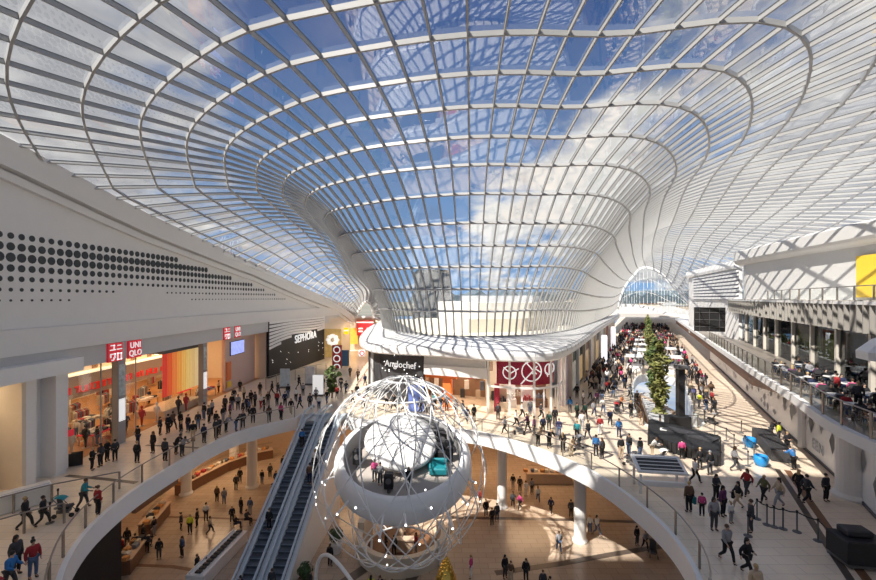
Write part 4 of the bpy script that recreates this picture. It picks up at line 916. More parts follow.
ar = [Vector((-5.3, -1.0, .03)), Vector((-5.2, -1.3, 1.9)), Vector((-4.9, -1.5, 3.0)), Vector((-4.2, -2.2, 3.6)), Vector((-3.3, -2.9, 3.4)), Vector((-1.8, -3.8, 2.4)), Vector((0, -4.2, 1.75)), Vector((2, -4.0, 1.6)), Vector((3.2, -3.4, 2.2))]
MB().tube(crom(ar, 5), .11, 7).build('base_arch', steel, globe)
for (x, y) in ((-2.2, -2.5), (2.4, -2.8), (2.6, 2.4), (-2.4, 2.4)): MB().tube([(x*.95, y*.95, 1.95), (x, y, .02)], .09, 6).build('support_leg', steel, globe)
lb = MB(); rods = MB(); R2 = random.Random(3)
bm_ = mat('bulb', (1, .98, .92), .4, emit=3)
for q in range(14):
    v = gp(R2.uniform(.9, 2.3), R2.uniform(PI, 2*PI)); MB().ball(v, .05, 7, 5).build('bulb', bm_, globe)
for q in range(12):
    a = PI + PI*q/11; v = Vector((5.0*math.cos(a), 5.0*math.sin(a), 6.9 + .9*math.sin(q*2.1))); v2 = Vector((4.2*math.cos(a), 4.2*math.sin(a), 8.3 + 1.2*math.sin(a))); MB().tube([v, v2], .06, 6).build('lamp_rod', steel, globe); MB().ball(v, .07, 7, 5).build('bulb', bm_, globe)
# pod: tilted ring shell with a white stage cover
pod = thing('ring_pod', (GC.x + .15, GC.y + .2, 0), 'white ring shaped pod held inside the lattice globe', 'pod')
TM = Matrix.Translation((0, 0, 8.5)) @ Euler((.34, 0, 0)).to_matrix().to_4x4()
prof = [(3.85, .72), (3.98, .82), (4.22, .7), (4.48, .25), (4.54, -.35), (4.4, -.9), (4.0, -1.4), (3.3, -1.75), (2.4, -1.9), (0.02, -1.95)]
b = MB().lathe(prof, 48, cap=False).xf(TM); b.build('outer_shell', panelw, pod, True)
b = MB().lathe([(3.85, .72), (3.78, .4), (3.75, -.35), (.02, -.36)], 48, cap=False).xf(TM); b.build('inner_wall', mgrey, pod)
b = MB().lathe([(3.74, -.34), (.02, -.33)], 40, cap=False).xf(TM); b.build('deck', mat('deck_grey', (.42, .38, .35), .5), pod)
D2 = Matrix.Translation((-.2, .8, 9.5)) @ Euler((.46, .03, .2)).to_matrix().to_4x4()
b = MB().lathe([(2.3, -.5), (2.5, -.1), (2.36, .08), (1.5, .3), (.02, .38)], 40).xf(D2); b.build('stage_cover', panelw, pod, True)
st = MB()
for k in range(8): a = PI*k/8; st.tube([D2 @ Vector((2.6*math.cos(a), 2.6*math.sin(a), .1)), D2 @ Vector((1.3*math.cos(a), 1.3*math.sin(a), .36)), D2 @ Vector((-1.3*math.cos(a), -1.3*math.sin(a), .36)), D2 @ Vector((-2.6*math.cos(a), -2.6*math.sin(a), .1))], .02, 4)
st.build('cover_seams', mgrey, pod)
b = MB(); b.tube([D2 @ Vector((0, 0, -.3)), Vector((-.1, .6, 8.2))], .5, 10); b.build('cover_post', dgrey, pod)
for k, (dx, dy, s_) in enumerate(((-3.0, -.4, 1.0), (-.7, -2.5, .95), (2.6, 1.4, 1.0))):
    base = TM @ Vector((dx, dy, -.33)); t = thing('loudspeaker', (GC.x + .15 + base.x, GC.y + .2 + base.y, base.z - .03), 'black loudspeaker on the pod deck, %s' % ['left of the white cover', 'in front of the white cover', 'right of the white cover'][k], 'loudspeaker', 'loudspeakers on the pod'); MB().bbox((0, 0, .75), (.55, .5, .95), .05).build('cabinet', black, t); MB().tube([(0, 0, 0), (0, 0, .3)], .12).build('stand', dgrey, t); MB().lathe([(.18, 0), (.18, .03)], 12).xf(Matrix.Translation((0, -.26, .8)) @ Matrix.Rotation(PI/2, 4, 'X')).build('grille', dgrey, t)
base = TM @ Vector((2.3, -.9, -.33)); t = thing('armchair', (GC.x + .15 + base.x, GC.y + .2 + base.y, base.z - .03), 'teal armchair on the right of the pod deck', 'chair'); MB().bbox((0, 0, .22), (1.1, .75, .44), .08).build('seat_body', teal, t); MB().bbox((.1, .33, .55), (1.0, .2, .65), .07).build('seat_back', teal, t); MB().bbox((.5, 0, .42), (.16, .7, .3), .05).build('armrest', teal, t); MB().bbox((-.5, 0, .42), (.16, .7, .3), .05).build('armrest', teal, t)
for k in range(8):
    base = TM @ Vector((2.55 + .62*(k % 2) - .1*k, -.1 + .34*k, -.33)); t = thing('equipment_case', (GC.x + .15 + base.x, GC.y + .2 + base.y, base.z - .02), 'black equipment case on the right of the pod deck, %s behind the teal armchair' % ['first', 'second', 'third', 'fourth', 'fifth', 'sixth', 'seventh', 'eighth'][k], 'case', 'black cases on the pod'); MB().bbox((0, 0, .45), (.5, .36, .9), .04).build('case_body', black, t); MB().tube([(-.12, 0, .9), (-.08, 0, .98), (.08, 0, .98), (.12, 0, .9)], .02).build('handle', metal, t)

# ------------------------------------------------------------------ lower level: counters, kiosk, planters, tree
def food_counter(P, lab, w=1.1, h=1.05, m=tan, n=22):
    P = resample([Vector((x, y, 0)) for x, y in P], .5); root = thing('food_counter', P[0], lab, 'counter'); Q = [p - P[0] for p in P]
    MB().bar([p + Vector((0, 0, h - .05)) for p in Q], [Vector((0, 0, 1))]*len(Q), w*.85, h - .05).build('counter_body', m, root); MB().bar([p + Vector((0, 0, h + .03)) for p in Q], [Vector((0, 0, 1))]*len(Q), w, .08).build('counter_top', mat('counter_warm', (.7, .52, .38), .3), root)
    for k in range(n):
        i = int((len(Q) - 1) * (k + .5) / n); q = MB().bbox((0, 0, .14), (.4, .4, .28), .04).build('food_tray', gm_[R2.randrange(8)] if k % 3 else mat('food_orange', (.7, .3, .1), .6, var=.6), root); q.location = Q[i] + Vector((R2.uniform(-.2, .2), 0, h + .03))
    MB().bar([p + Vector((0, 0, h + .75)) for p in Q], [Vector((0, 0, 1))]*len(Q), .35, .05).build('glass_shelf', clear, root)
    return root
food_counter([(-25.2, 40.2), (-24.6, 42.5), (-23.6, 46), (-21.6, 49), (-20, 50)], 'long curved food counter on the lower floor behind the white columns', m=brown, n=26)
food_counter([(-23.5, 33.2), (-24.3, 36.8)], 'short dark food counter under the left curve of the upper floor', n=8, m=brown)
food_counter([(-21.8, 28.6), (-22.6, 31.6)], 'golden lit food counter at the bottom left under the upper floor', n=8, m=brown)
food_counter([(9.2, 43.2), (13.8, 43.0)], 'lit food counter on the right of the lower floor behind the white column', n=9)
food_counter([(-5, 45), (2.2, 44.4)], 'food counter at the back of the lower floor behind the globe', n=10, m=brown)
for k, (x, y, z, w, lab, m) in enumerate(((-29, 43, 3.8, 14, 'warm lit menu wall of the lower left food shops', mat('menu_warm', (.6, .3, .16), .5, emit=.35, var=.7, scale=1.5)),)):
    struct(MB().box((-29.3, y, z), (.1, w, 3.2)).build('wall_menu', m), lab, 'wall')
struct(MB().box((11.4, 52.6, 3.6), (11, .2, 4.2)).build('wall_menu', mat('menu_red', (.30, .10, .06), .5, emit=.15, var=.6)), 'dark red wall of the lower shops on the right', 'wall')
struct(MB().box((-1, 52.6, 3.6), (12, .2, 4.2)).build('wall_menu', mat('menu_gold', (.40, .22, .09), .5, emit=.2, var=.8, scale=1.2)), 'dim golden wall of the lower shops at the back', 'wall')
sh = MB(); sh.box((11.5, 44.5, 4.0), (5, .3, 1.6)); sho = struct(sh.build('trim_12', mat('kiosk_red', (.35, .11, .06), .5, emit=.1)), 'dark red bulkhead with lamps over the lit food counter', 'bulkhead'); lb = MB()
for k in range(7): lb.ball((9.6 + .62*k, 44.3, 4.1), .14, 7, 5)
lb.build('bulbs', warmlight, sho)
struct(MB().box((-25.0, 36.8, 4.2), (.35, 5.6, 5.4)).build('wall_brown', mat('panel_brown', (.17, .11, .085), .5)), 'brown wall panel under the left curve of the upper floor', 'wall'); struct(MB().box((-20.8, 23, 3.5), (.3, 8, 7)).build('wall_black', black), 'black wall below the near left curve', 'wall')
for k, (x, y, e) in enumerate(((-24, 44, 380), (-24, 33, 150), (-1, 46, 300), (10, 45, 420), (-10, 48, 260))): arealight('lower_light_%d' % k, (x, y, 6.9), e, (1, .66, .38), 5, 5)
# white display bench
t = thing('display_bench', (-15.85, 30.0, 0), 'long white display bench with dark items left of the escalators', 'bench', rz=-.08)
MB().bbox((0, 0, .45), (1.3, 5.4, .9), .05).build('bench_body', panelw, t); q = MB(); 
for k in range(13): 
    o = MB().bbox((0, 0, .07), (.42, .26, .14), .03).build('display_item', dark, t); o.location = (.1, -2.4 + .4*k, .9)
MB().box((-.45, 0, .96), (.08, 5.2, .12)).build('upstand', panelw, t)
# round kiosk
kio = thing('round_kiosk', (-2.75, 31.7, 0), 'cream curved walled kiosk standing under the globe', 'kiosk')
def arcwall(r, a0, a1, z, w): return [Vector((r*math.cos(a0 + (a1-a0)*q/24), r*math.sin(a0 + (a1-a0)*q/24), z)) for q in range(25)]
P = arcwall(3.2, -3.45, .5, 1.35, .4); MB().bar(P, [Vector((0, 0, 1))]*25, .42, 1.35).build('front_counter', cream, kio); P = arcwall(3.2, -3.7, -3.2, 1.9, .4); MB().bar(P, [Vector((0, 0, 1))]*25, .5, 1.9).build('tall_wall', cream, kio)
MB().lathe([(2.95, 0), (2.95, .04)], 32).build('kiosk_floor', brown, kio); MB().tube([(0, .6, 0), (0, .6, 2.0)], .3, 10).build('service_post', tan, kio); MB().box((0.2, -.3, .95), (1.6, .6, .1)).box((.2, -.3, .45), (1.4, .4, .9)).build('work_table', tan, kio)
def shrub(x, y, pot, r, h, lab):
    t = thing('potted_shrub', (x, y, 0), lab, 'plant', 'potted shrubs under the globe'); MB().lathe([(.38, 0), (.5, .75), (.44, .8), (.3, .72)], 16).build('pot', pot, t); f = MB(); R = random.Random(int(x*100)); f.tube([(0, 0, .6), (0, 0, 1.2)], .05)
    for k in range(260):
        d = Vector((R.gauss(0, 1), R.gauss(0, 1), R.gauss(0, 1))).normalized()*r*R.random()**.4; c = Vector((0, 0, .8 + h/2)) + Vector((d.x, d.y, d.z*h/2/r)); a = d.orthogonal().normalized(); b2 = d.normalized().cross(a); f.add([c - a*.12, c + b2*.06 + d*.1, c + a*.12, c - b2*.06], [(0, 1, 2, 3)])
    f.build('foliage', mat('shrub_green', (.05, .10, .03), .6, var=.6), t)
p = fl(336, 552, 0); shrub(p.x, p.y, panelw, .55, 1.0, 'leafy shrub in a white pot under the globe'); p = fl(311, 537, 0); shrub(p.x, p.y, dark, .6, 1.5, 'leafy shrub in a dark pot beside the escalator'); p = fl(290, 590, 0); shrub(p.x + 1.0, p.y, dark, .5, 1.0, 'bright green shrub at the foot of the escalator')
# gold tree
p = fl(446, 606, 0); t = thing('gold_tree', (p.x, p.y, 0), 'golden cone shaped christmas tree of baubles at the bottom', 'christmas tree'); MB().lathe([(1.05, .25), (.85, 1.0), (.55, 2.0), (.1, 3.0)], 18).build('cone', gold, t); MB().lathe([(.6, 0), (.6, .25)], 14).build('base', brown, t); b0 = None
for k in range(99):
    z = .35 + 2.6*(k/99); r = 1.08*(1 - (z - .25)/2.9); a = k*2.4; q = MB().ball((0, 0, 0), .13, 7, 5).build('bauble', gold if k % 3 else mat('amber_bauble', (.75, .3, .04), .25, .7), t) if b0 is None or k < 2 else b0.copy()
    if b0 is not None and k >= 2: C.objects.link(q); q.parent = t
    b0 = q; q.location = (r*math.cos(a), r*math.sin(a), z)
# ------------------------------------------------------------------ upper floor furniture, right side
t = thing('stage_platform', (18.9, 31.6, Z1), 'black draped stage platform beside the second opening', 'stage'); pp = [Vector(q) for q in ((-2.9, -.3), (-.3, -4.1), (2.4, -.2), (-.6, 4.1))]
MB().prism([(q.x, q.y) for q in pp], 0, .78).build('platform', black, t); dr = MB()
for a, b_ in zip(pp, pp[1:] + pp[:1]):
    n = 14
    for k in range(n): c = a.lerp(b_, (k + .5)/n); dr.box((c.x, c.y, .38), (.22, .22, .75), rz=math.atan2((b_-a).y, (b_-a).x) + .4)
dr.build('drape_folds', black, t); MB().box((-.8, 1.0, .82), (1.1, .5, .06), rz=-.5).build('white_sheet', panelw, t); MB().box((.3, 0, .83), (1.2, 3.6, .1), rz=.6).build('cover', dark, t)
t = thing('black_pole', (20.35, 35.15, Z1), 'tall black totem pole standing behind the black stage', 'pole'); MB().bbox((0, 0, .6), (1.9, .8, 1.2), .05).build('speaker_base', black, t); MB().box((.25, .05, 3.2), (.52, .5, 4.2)).build('mast', black, t); MB().bbox((.25, 0, 5.35), (.8, .7, .35), .05).build('head_box', dgrey, t)
p = fl(659, 490, Z1); t = thing('info_kiosk', (p.x, p.y, Z1), 'white information kiosk with dark panels by the curved balustrade', 'kiosk', rz=-.15)
tilt = Matrix.Translation((0, .1, 1.45)) @ Matrix.Rotation(.32, 4, 'X'); MB().bbox((0, 0, 0), (2.7, 1.5, .14), .03).xf(tilt).build('top_frame', panelw, t); MB().box((0, -.05, .085), (2.3, 1.1, .03)).xf(tilt).build('dark_panel', dark, t); q = MB()
for k in range(4): q.box((0, -.5 + .3*k, 1.26), (2.3, .05, .03))
q.xf(tilt @ Matrix.Translation((0, 0, -1.15))).build('slats', panelw, t); MB().bbox((0, -.6, .62), (2.7, .2, .3), .03).build('lower_shelf', panelw, t)
for sx in (-1, 1):
    for sy in (-1, 1): MB().box((sx*1.2, sy*.62, .55), (.12, .12, 1.1)).build('leg', panelw, t)
t = thing('black_cart', (17.75, 17.45, Z1), 'black covered cart at the bottom right with a small box on top', 'cart', rz=-.15); MB().bbox((0, 0, .68), (1.7, 1.15, .95), .05).build('cart_body', black, t); MB().bbox((-.05, .15, 1.3), (.95, .6, .28), .05).build('top_box', dark, t); MB().box((0, 0, .13), (1.5, 1.0, .12)).build('chassis', dgrey, t)
for sx in (-1, 1):
    for sy in (-1, 1): MB().lathe([(.09, -.03), (.09, .03)], 10).xf(Matrix.Translation((sx*.6, sy*.42, .09)) @ Matrix.Rotation(PI/2, 4, 'X')).build('wheel', dgrey, t)
q = MB()
for k in range(6): a = PI/3*k; q.tube([(.55, -.6, .8), (.55 + .14*math.cos(a), -.6, .8 + .14*math.sin(a))], .02, 4)
q.build('white_mark', signwhite, t)
# queue posts with belts
def postproto():
    t = empty('queue_post'); MB().lathe([(.18, 0), (.18, .025), (.05, .05)], 14).build('base', dgrey, t); MB().tube([(0, 0, .03), (0, 0, .95)], .035, 8).build('pole', dgrey, t); MB().lathe([(.05, .92), (.05, 1.02), (.03, 1.04)], 10).build('head', black, t); return t
pp0 = postproto(); used = [0]
def post(x, y, lab, grp):
    o = pp0 if used[0] == 0 else copy_tree(pp0); used[0] += 1; o.location = (x, y, Z1); tag(o, lab, 'queue post', grp); return Vector((x, y, Z1))
def belt(a, b, lab): tag(MB().bar([a + Vector((0, 0, .98)), a.lerp(b, .5) + Vector((0, 0, .93)), b + Vector((0, 0, .98))], [Vector((0, 0, 1))]*3, .02, .05).build('queue_belt', black), lab, 'belt', 'queue belts')
ordn = ['first', 'second', 'third', 'fourth', 'fifth', 'sixth', 'seventh', 'eighth', 'ninth', 'tenth', 'eleventh', 'twelfth', 'thirteenth', 'fourteenth', 'fifteenth', 'sixteenth']
Q1 = [(748, 536), (757, 519), (767, 525), (774, 527), (783, 529), (797, 532), (818, 541), (832, 553)]; lastp = None
for k, (x, y) in enumerate(Q1):
    p = fl(x, y, Z1); p = post(p.x, p.y, 'dark queue post by the black cart, %s from the left' % ordn[k], 'queue posts near the cart')
    if lastp is not None: belt(lastp, p, 'black queue belt near the cart, %s from the left' % ordn[k-1])
    lastp = p
Q2 = [(700, 436), (711, 441), (718, 448), (729, 449), (737, 457), (703, 452), (694, 447), (727, 433), (730, 466)]; lastp = None
for k, (x, y) in enumerate(Q2):
    p = fl(x, y, Z1)
    p.x += 1.2
    p = post(p.x, p.y, 'dark queue post in the corridor right of the black stage, %s of a scattered row' % ordn[k], 'queue posts near the stage')
    if lastp is not None and k in (1, 2, 4): belt(lastp, p, 'black queue belt right of the black stage, %s' % ['nearest', 'middle', 'farthest'][(1, 2, 4).index(k)])
    lastp = p
Q3 = [(50, 523), (33, 561), (58, 508)]
for k, (x, y) in enumerate(Q3): p = fl(x, y, Z1); post(p.x, p.y, 'dark queue post at the bottom left, %s' % ['beside the walking couple', 'nearest the picture corner', 'beside the white planter'][k], 'queue posts bottom left')
t = thing('white_planter', (fl(28, 508, Z1).x - .4, fl(28, 508, Z1).y, Z1), 'low white barrier box at the foot of the white pillars', 'barrier', rz=.9); MB().bbox((0, 0, .5), (2.4, .7, 1.0), .05).build('box', panelw, t); MB().box((0, 0, 1.02), (2.2, .5, .04)).build('top_inset', greyw, t)
t = thing('a_frame_sign', (fl(70, 466, Z1).x + .3, fl(70, 466, Z1).y, Z1), 'small dark folding sign at the corner of the clothing shop', 'sign'); M_ = Euler((.2, 0, .6)).to_matrix(); MB().box((0, -.12, .45), (.6, .04, .9), M=M_).build('front_board', black, t); MB().box((.07, .12, .45), (.6, .04, .9), M=Euler((-.2, 0, .6)).to_matrix()).build('rear_board', black, t)
t = tag(MB().box((-23.83, 26.9, 10.45), (.03, .42, .42)).build('small_sign', red), 'small red square sign on the white pillar', 'sign')
t = thing('dark_bench', (24.6, 30.6, Z1), 'long dark planter bench along the hoarding wall', 'bench', rz=1.12); MB().bbox((0, 0, .42), (5.4, 1.2, .84), .05).build('bench_body', dark, t); q = MB(); R = random.Random(5)
for k in range(200): c = Vector((R.uniform(-2.5, 2.5), R.uniform(-.5, .5), R.uniform(.85, 1.05))); q.add([c, c + Vector((.12, .03, .05)), c + Vector((.05, .1, .16))], [(0, 1, 2)])
q.build('planting', mat('dark_plant', (.03, .045, .03), .7), t)
for k, (x, y) in enumerate(((753, 447), (761, 466))):
    p = fl(x, y, Z1); t = thing('tub_chair', (p.x - .25*(1-k), p.y - .0, Z1), 'bright blue round tub chair, %s of the two by the dark bench' % ['farther', 'nearer'][k], 'chair', 'blue round chairs'); MB().lathe([(.2, .0), (.38, .2), (.43, .5), (.36, .72), (.3, .72), (.25, .42), (.02, .38)], 18).build('seat_shell', blue, t, True); t.name = 'tub_chair'
# cafe tables and chairs on the balcony, sofas and counters in the corridor
chair = None
def mk_chair():
    t = empty('cafe_chair'); MB().bbox((0, 0, .45), (.44, .44, .05), .015).build('seat', dark, t); MB().bbox((0, -.21, .72), (.42, .04, .34), .015).build('backrest', dark, t)
    for sx in (-1, 1):
        for sy in (-1, 1): MB().tube([(sx*.19, sy*.19, .44), (sx*.21, sy*.21, 0)], .02, 5).build('leg', dark, t)
    return t
tab = None; nch = 0; seats = []
for k in range(14):
    i = ir(18.6 + 2.35*(k % 7) + (1.1 if k > 6 else 0)); p = roff(i, 1.2 if k < 7 else 2.95, Z2 + .016); t_ = (rcv[i+1] - rcv[i]).normalized()
    if tab is None:
        tab = empty('cafe_table'); MB().lathe([(.4, .72), (.4, .76)], 16).build('tabletop', panelw, tab); MB().tube([(0, 0, .02), (0, 0, .73)], .04).build('pedestal', metal, tab); MB().lathe([(.25, 0), (.22, .03)], 12).build('base', metal, tab); o = tab
    else: o = copy_tree(tab)
    o.location = p; tag(o, 'small white cafe table %s, %s from the right edge' % (('along the balcony glass' if k < 7 else 'in the inner balcony row'), ordn[k % 7]), 'table', 'balcony cafe tables')
    for s in (-1, 1):
        if chair is None: chair = mk_chair(); c = chair
        else: c = copy_tree(chair)
        c.location = p + t_*s*.72; ang = math.atan2((-t_*s).y, (-t_*s).x) - PI/2; c.rotation_euler = (0, 0, ang); tag(c, 'dark cafe chair, %s side of the %s table from the right, %s' % ('near' if s < 0 else 'far', ordn[k % 7], 'along the balcony glass' if k < 7 else 'inner balcony row'), 'chair', 'balcony cafe chairs'); seats.append((c.location.copy(), ang))
for k, (s0, off) in enumerate(((25.5, 6.2), (34.5, 7), (43.5, 7), (53, 7), (27, 11.4), (38.5, 11.4))):
    p = cl(s0, off); t = thing('corridor_kiosk', (p.x, p.y, Z1), 'pale kiosk counter in the middle of the long corridor, %s from the near end' % ordn[k], 'kiosk', 'kiosks in the long corridor', rz=-.46); MB().bbox((0, 0, .5), (2.2, 3.4, 1.0), .05).build('counter', [panelw, dgrey][k % 2], t); MB().bbox((0, 0, 2.4), (2.4, 3.6, .12), .04).build('roof_panel', panelw, t)
    for sx in (-1, 1):
        for sy in (-1, 1): MB().box((sx*1.0, sy*1.6, 1.2), (.08, .08, 2.4)).build('post', metal, t)
t = thing('promo_banner', (fl(416, 412, Z1).x, fl(416, 412, Z1).y, Z1), 'blue and white promotional panel standing behind the globe', 'banner'); MB().box((0, 0, 1.35), (1.5, .15, 2.6)).build('panel', mat('promo_blue', (.15, .22, .6), .5, var=.8, scale=2.5), t); MB().box((0, 0, .04), (1.6, .6, .08)).build('base', dgrey, t); MB().box((.9, .2, 1.2), (.5, .3, 2.4)).build('dark_column', dark, t)
for k, (px, py) in enumerate(((310, 385), (285, 388), (318, 396))):
    p = fl(px, py, Z1); t = thing('poster_stand', (p.x, p.y, Z1), 'poster stand at the top of the escalators, %s' % ['white and blue', 'pale blue, leftmost', 'white, nearest the steps'][k], 'poster stand', 'poster stands'); MB().box((0, 0, 1.3), (1.2, .1, 2.2)).build('poster', [mat('poster_pale', (.7, .75, .85), .5, var=.4, scale=2), mat('poster_sky', (.45, .6, .75), .5, var=.4), signwhite][k], t); MB().box((0, 0, .1), (1.2, .5, .2)).build('foot', dgrey, t)
tree('potted_palm', (fl(332, 398, Z1).x, fl(332, 398, Z1).y, Z1), 3.6, 1.0, 'slim green tree by the top of the escalators', None, leafm, 260, seed=77)
# ------------------------------------------------------------------ people
def V(*a): return Vector(a)
def base_pose():
    d = dict(pel=V(0, 0, .93), wai=V(0, .0, 1.08), che=V(0, .01, 1.28), nec=V(0, -.005, 1.45), hb=V(0, .015, 1.53), hd=V(0, .025, 1.62), tp=V(0, .01, 1.69), ns=V(0, .115, 1.59))
    for s, n in ((-1, 'l'), (1, 'r')):
        d.update({n+'sh': V(s*.165, 0, 1.39), n+'el': V(s*.225, -.03, 1.12), n+'wr': V(s*.235, .03, .88), n+'hd': V(s*.232, .05, .80),
                  n+'hi': V(s*.085, 0, .89), n+'kn': V(s*.10, .02, .49), n+'an': V(s*.105, -.02, .09), n+'to': V(s*.12, .14, .035), n+'he': V(s*.105, -.05, .04)})
    return d
def leg(d, n, kn, an, toe=(0, .15, -.05)):
    s = -1 if n == 'l' else 1; d[n+'kn'] = V(s*.10, *kn); d[n+'an'] = V(s*.105, *an); a = d[n+'an']; d[n+'to'] = a + V(s*.015, toe[1], toe[2]); d[n+'he'] = a + V(0, -.035, -.05)
def arm(d, n, el, wr):
    s = -1 if n == 'l' else 1; d[n+'el'] = V(s*el[0], el[1], el[2]); d[n+'wr'] = V(s*wr[0], wr[1], wr[2]); v = (d[n+'wr'] - d[n+'el']).normalized(); d[n+'hd'] = d[n+'wr'] + v*.09
def bend(d, ang):
    R = Matrix.Rotation(-ang, 3, 'X'); o = V(0, 0, .95)
    for k in ('wai', 'che', 'nec', 'hb', 'hd', 'tp', 'ns', 'lsh', 'rsh'): d[k] = R @ (d[k] - o) + o
POSES = {}
def P_stand(): return base_pose()
def P_walk():
    d = base_pose(); leg(d, 'l', (.20, .52), (.27, .12), (0, .14, .0)); leg(d, 'r', (-.02, .47), (-.30, .17), (0, .12, -.10)); arm(d, 'l', (.235, -.14, 1.14), (.22, -.12, .90)); arm(d, 'r', (.235, .08, 1.13), (.21, .24, .98)); return d
def P_stride():
    d = base_pose(); leg(d, 'r', (.20, .52), (.27, .12), (0, .14, .0)); leg(d, 'l', (-.02, .47), (-.30, .17), (0, .12, -.10)); arm(d, 'r', (.235, -.14, 1.14), (.22, -.12, .90)); arm(d, 'l', (.24, .02, 1.12), (.1, .22, 1.14)); return d
def P_phone():
    d = base_pose(); arm(d, 'l', (.225, .05, 1.12), (.10, .27, 1.18)); arm(d, 'r', (.225, .04, 1.12), (.08, .26, 1.16)); d['hd'] += V(0, .03, -.01); d['ns'] += V(0, .03, -.03); return d
def P_push():
    d = base_pose(); bend(d, .18); arm(d, 'l', (.23, .10, 1.12), (.2, .36, 1.04)); arm(d, 'r', (.23, .10, 1.12), (.2, .36, 1.04)); leg(d, 'l', (.14, .5), (.2, .1)); leg(d, 'r', (-.06, .47), (-.25, .13), (0, .12, -.07)); return d
def P_lean():
    d = base_pose(); bend(d, .5); arm(d, 'l', (.24, .34, 1.1), (.12, .56, 1.12)); arm(d, 'r', (.24, .34, 1.1), (.12, .56, 1.12)); return d
def P_sit():
    d = base_pose()
    for k in d: d[k] = d[k] + V(0, -.06, -.40)
    for s, n in ((-1, 'l'), (1, 'r')):
        d[n+'hi'] = V(s*.09, -.04, .50); d[n+'kn'] = V(s*.11, .40, .50); d[n+'an'] = V(s*.11, .38, .09); d[n+'to'] = V(s*.12, .53, .035); d[n+'he'] = V(s*.11, .345, .04); arm(d, n, (.225, .06, .74), (.12, .30, .76))
    return d
for n, f in (('stand', P_stand), ('walk', P_walk), ('stride', P_stride), ('phone', P_phone), ('push', P_push), ('lean', P_lean), ('sit', P_sit)): POSES[n] = f()
RAD = dict(pel=.125, wai=.115, che=.135, nec=.052, hb=.062, hd=.088, tp=.06, ns=.014)
for n in 'lr': RAD.update({n+'sh': .062, n+'el': .042, n+'wr': .028, n+'hd': .03, n+'hi': .085, n+'kn': .056, n+'an': .038, n+'to': .03, n+'he': .033})
def skin(name, verts, edges, rad, root, sub=1):
    me = bpy.data.meshes.new(name); me.from_pydata([tuple(v) for v in verts], edges, []); o = bpy.data.objects.new(name, me); C.objects.link(o)
    m = o.modifiers.new('s', 'SKIN'); m.use_smooth_shade = True
    if not me.skin_vertices: me.attributes  # layer is made with the modifier
    for i, r in enumerate(rad): sv = me.skin_vertices[0].data[i]; sv.radius = r if isinstance(r, tuple) else (r, r); sv.use_root = i == root
    if sub: q = o.modifiers.new('u', 'SUBSURF'); q.levels = sub; q.render_levels = sub
    dg = bpy.context.evaluated_depsgraph_get(); dg.update(); out = bpy.data.meshes.new_from_object(o.evaluated_get(dg)); out.name = name
    bpy.data.objects.remove(o); out.polygons.foreach_set('use_smooth', [True]*len(out.polygons)); return out
def layer(d, keys, edges, name, grow, root, sub, over={}):
    idx = {k: i for i, k in enumerate(keys)}
    return skin(name, [d[k] for k in keys], [(idx[a], idx[b]) for a, b in edges], [over.get(k, RAD[k] + grow) for k in keys], idx[root], sub)
def shell(d, style):
    b = MB(); c = d['hd'] + V(0, -.03, .024); up = (d['hd'] - d['hb']).normalized()
    b.ball(c, .103, 12, 8, (.84, .95, .97)); 
    if style == 'long': b.ball(c + V(0, -.055, -.13), .10, 10, 7, (.95, .5, 1.5))
    if style == 'bun': b.ball(c + V(0, -.10, .06), .05, 8, 6)
    me = bpy.data.meshes.new('hair'); me.from_pydata(b.v, [], b.f); me.polygons.foreach_set('use_smooth', [True]*len(me.polygons)); return me
def fingers(d):
    b = MB()
    for n, s in (('l', -1), ('r', 1)):
        w = d[n+'wr']; h = d[n+'hd']; v = (h - w).normalized(); sd = v.cross(V(1, 0, 0)); sd = sd.normalized() if sd.length > .1 else V(0, 1, 0); inw = v.cross(sd) * (1 if s < 0 else -1)
        for k, L in enumerate((.055, .065, .06, .045)):
            p = h + sd*(.026 - .0175*k) + v*.012; b.tube([p - v*.02, p + v*L*.5 + inw*.006, p + v*L + inw*.022], [.0095, .009, .007], 5)
        p = w + v*.04 + sd*.03; b.tube([p - sd*.012, p + sd*.018 + v*.025, p + sd*.02 + v*.055], [.011, .01, .008], 5)
    return b
def face(d, name):
    b = MB(); c = d['hd']
    for s in (-1, 1): b.ball(c + V(s*.033, .078, .008), .011, 6, 4)
    me = bpy.data.meshes.new('eyes'); me.from_pydata(b.v, [], b.f); return me
BE = [('pel', 'wai'), ('wai', 'che'), ('che', 'nec'), ('nec', 'hb'), ('hb', 'hd'), ('hd', 'tp'), ('hd', 'ns')]
for n in 'lr': BE += [('che', n+'sh'), (n+'sh', n+'el'), (n+'el', n+'wr'), (n+'wr', n+'hd'), ('pel', n+'hi'), (n+'hi', n+'kn'), (n+'kn', n+'an'), (n+'an', n+'to')]
BK = [k for k in RAD if k not in ('lhe', 'rhe')]
TE = [('pel', 'wai'), ('wai', 'che'), ('che', 'nec')] + [e for n in 'lr' for e in (('che', n+'sh'), (n+'sh', n+'el'), (n+'el', n+'wr'))]; TK = ['pel', 'wai', 'che', 'nec', 'lsh', 'lel', 'lwr', 'rsh', 'rel', 'rwr']
LE = [('pel', 'lhi'), ('lhi', 'lkn'), ('lkn', 'lan'), ('pel', 'rhi'), ('rhi', 'rkn'), ('rkn', 'ran')]; LK = ['pel', 'lhi', 'lkn', 'lan', 'rhi', 'rkn', 'ran']
SK_ = ['lhe', 'lan', 'lto']; SKr = ['rhe', 'ran', 'rto']
PM = {}; FAR = {}
def two(m1, m2, name):
    bm = bmesh.new(); bm.from_mesh(m1); bm.from_mesh(m2); o = bpy.data.meshes.new(name); bm.to_mesh(o); bm.free(); o.polygons.foreach_set('use_smooth', [True]*len(o.polygons)); return o
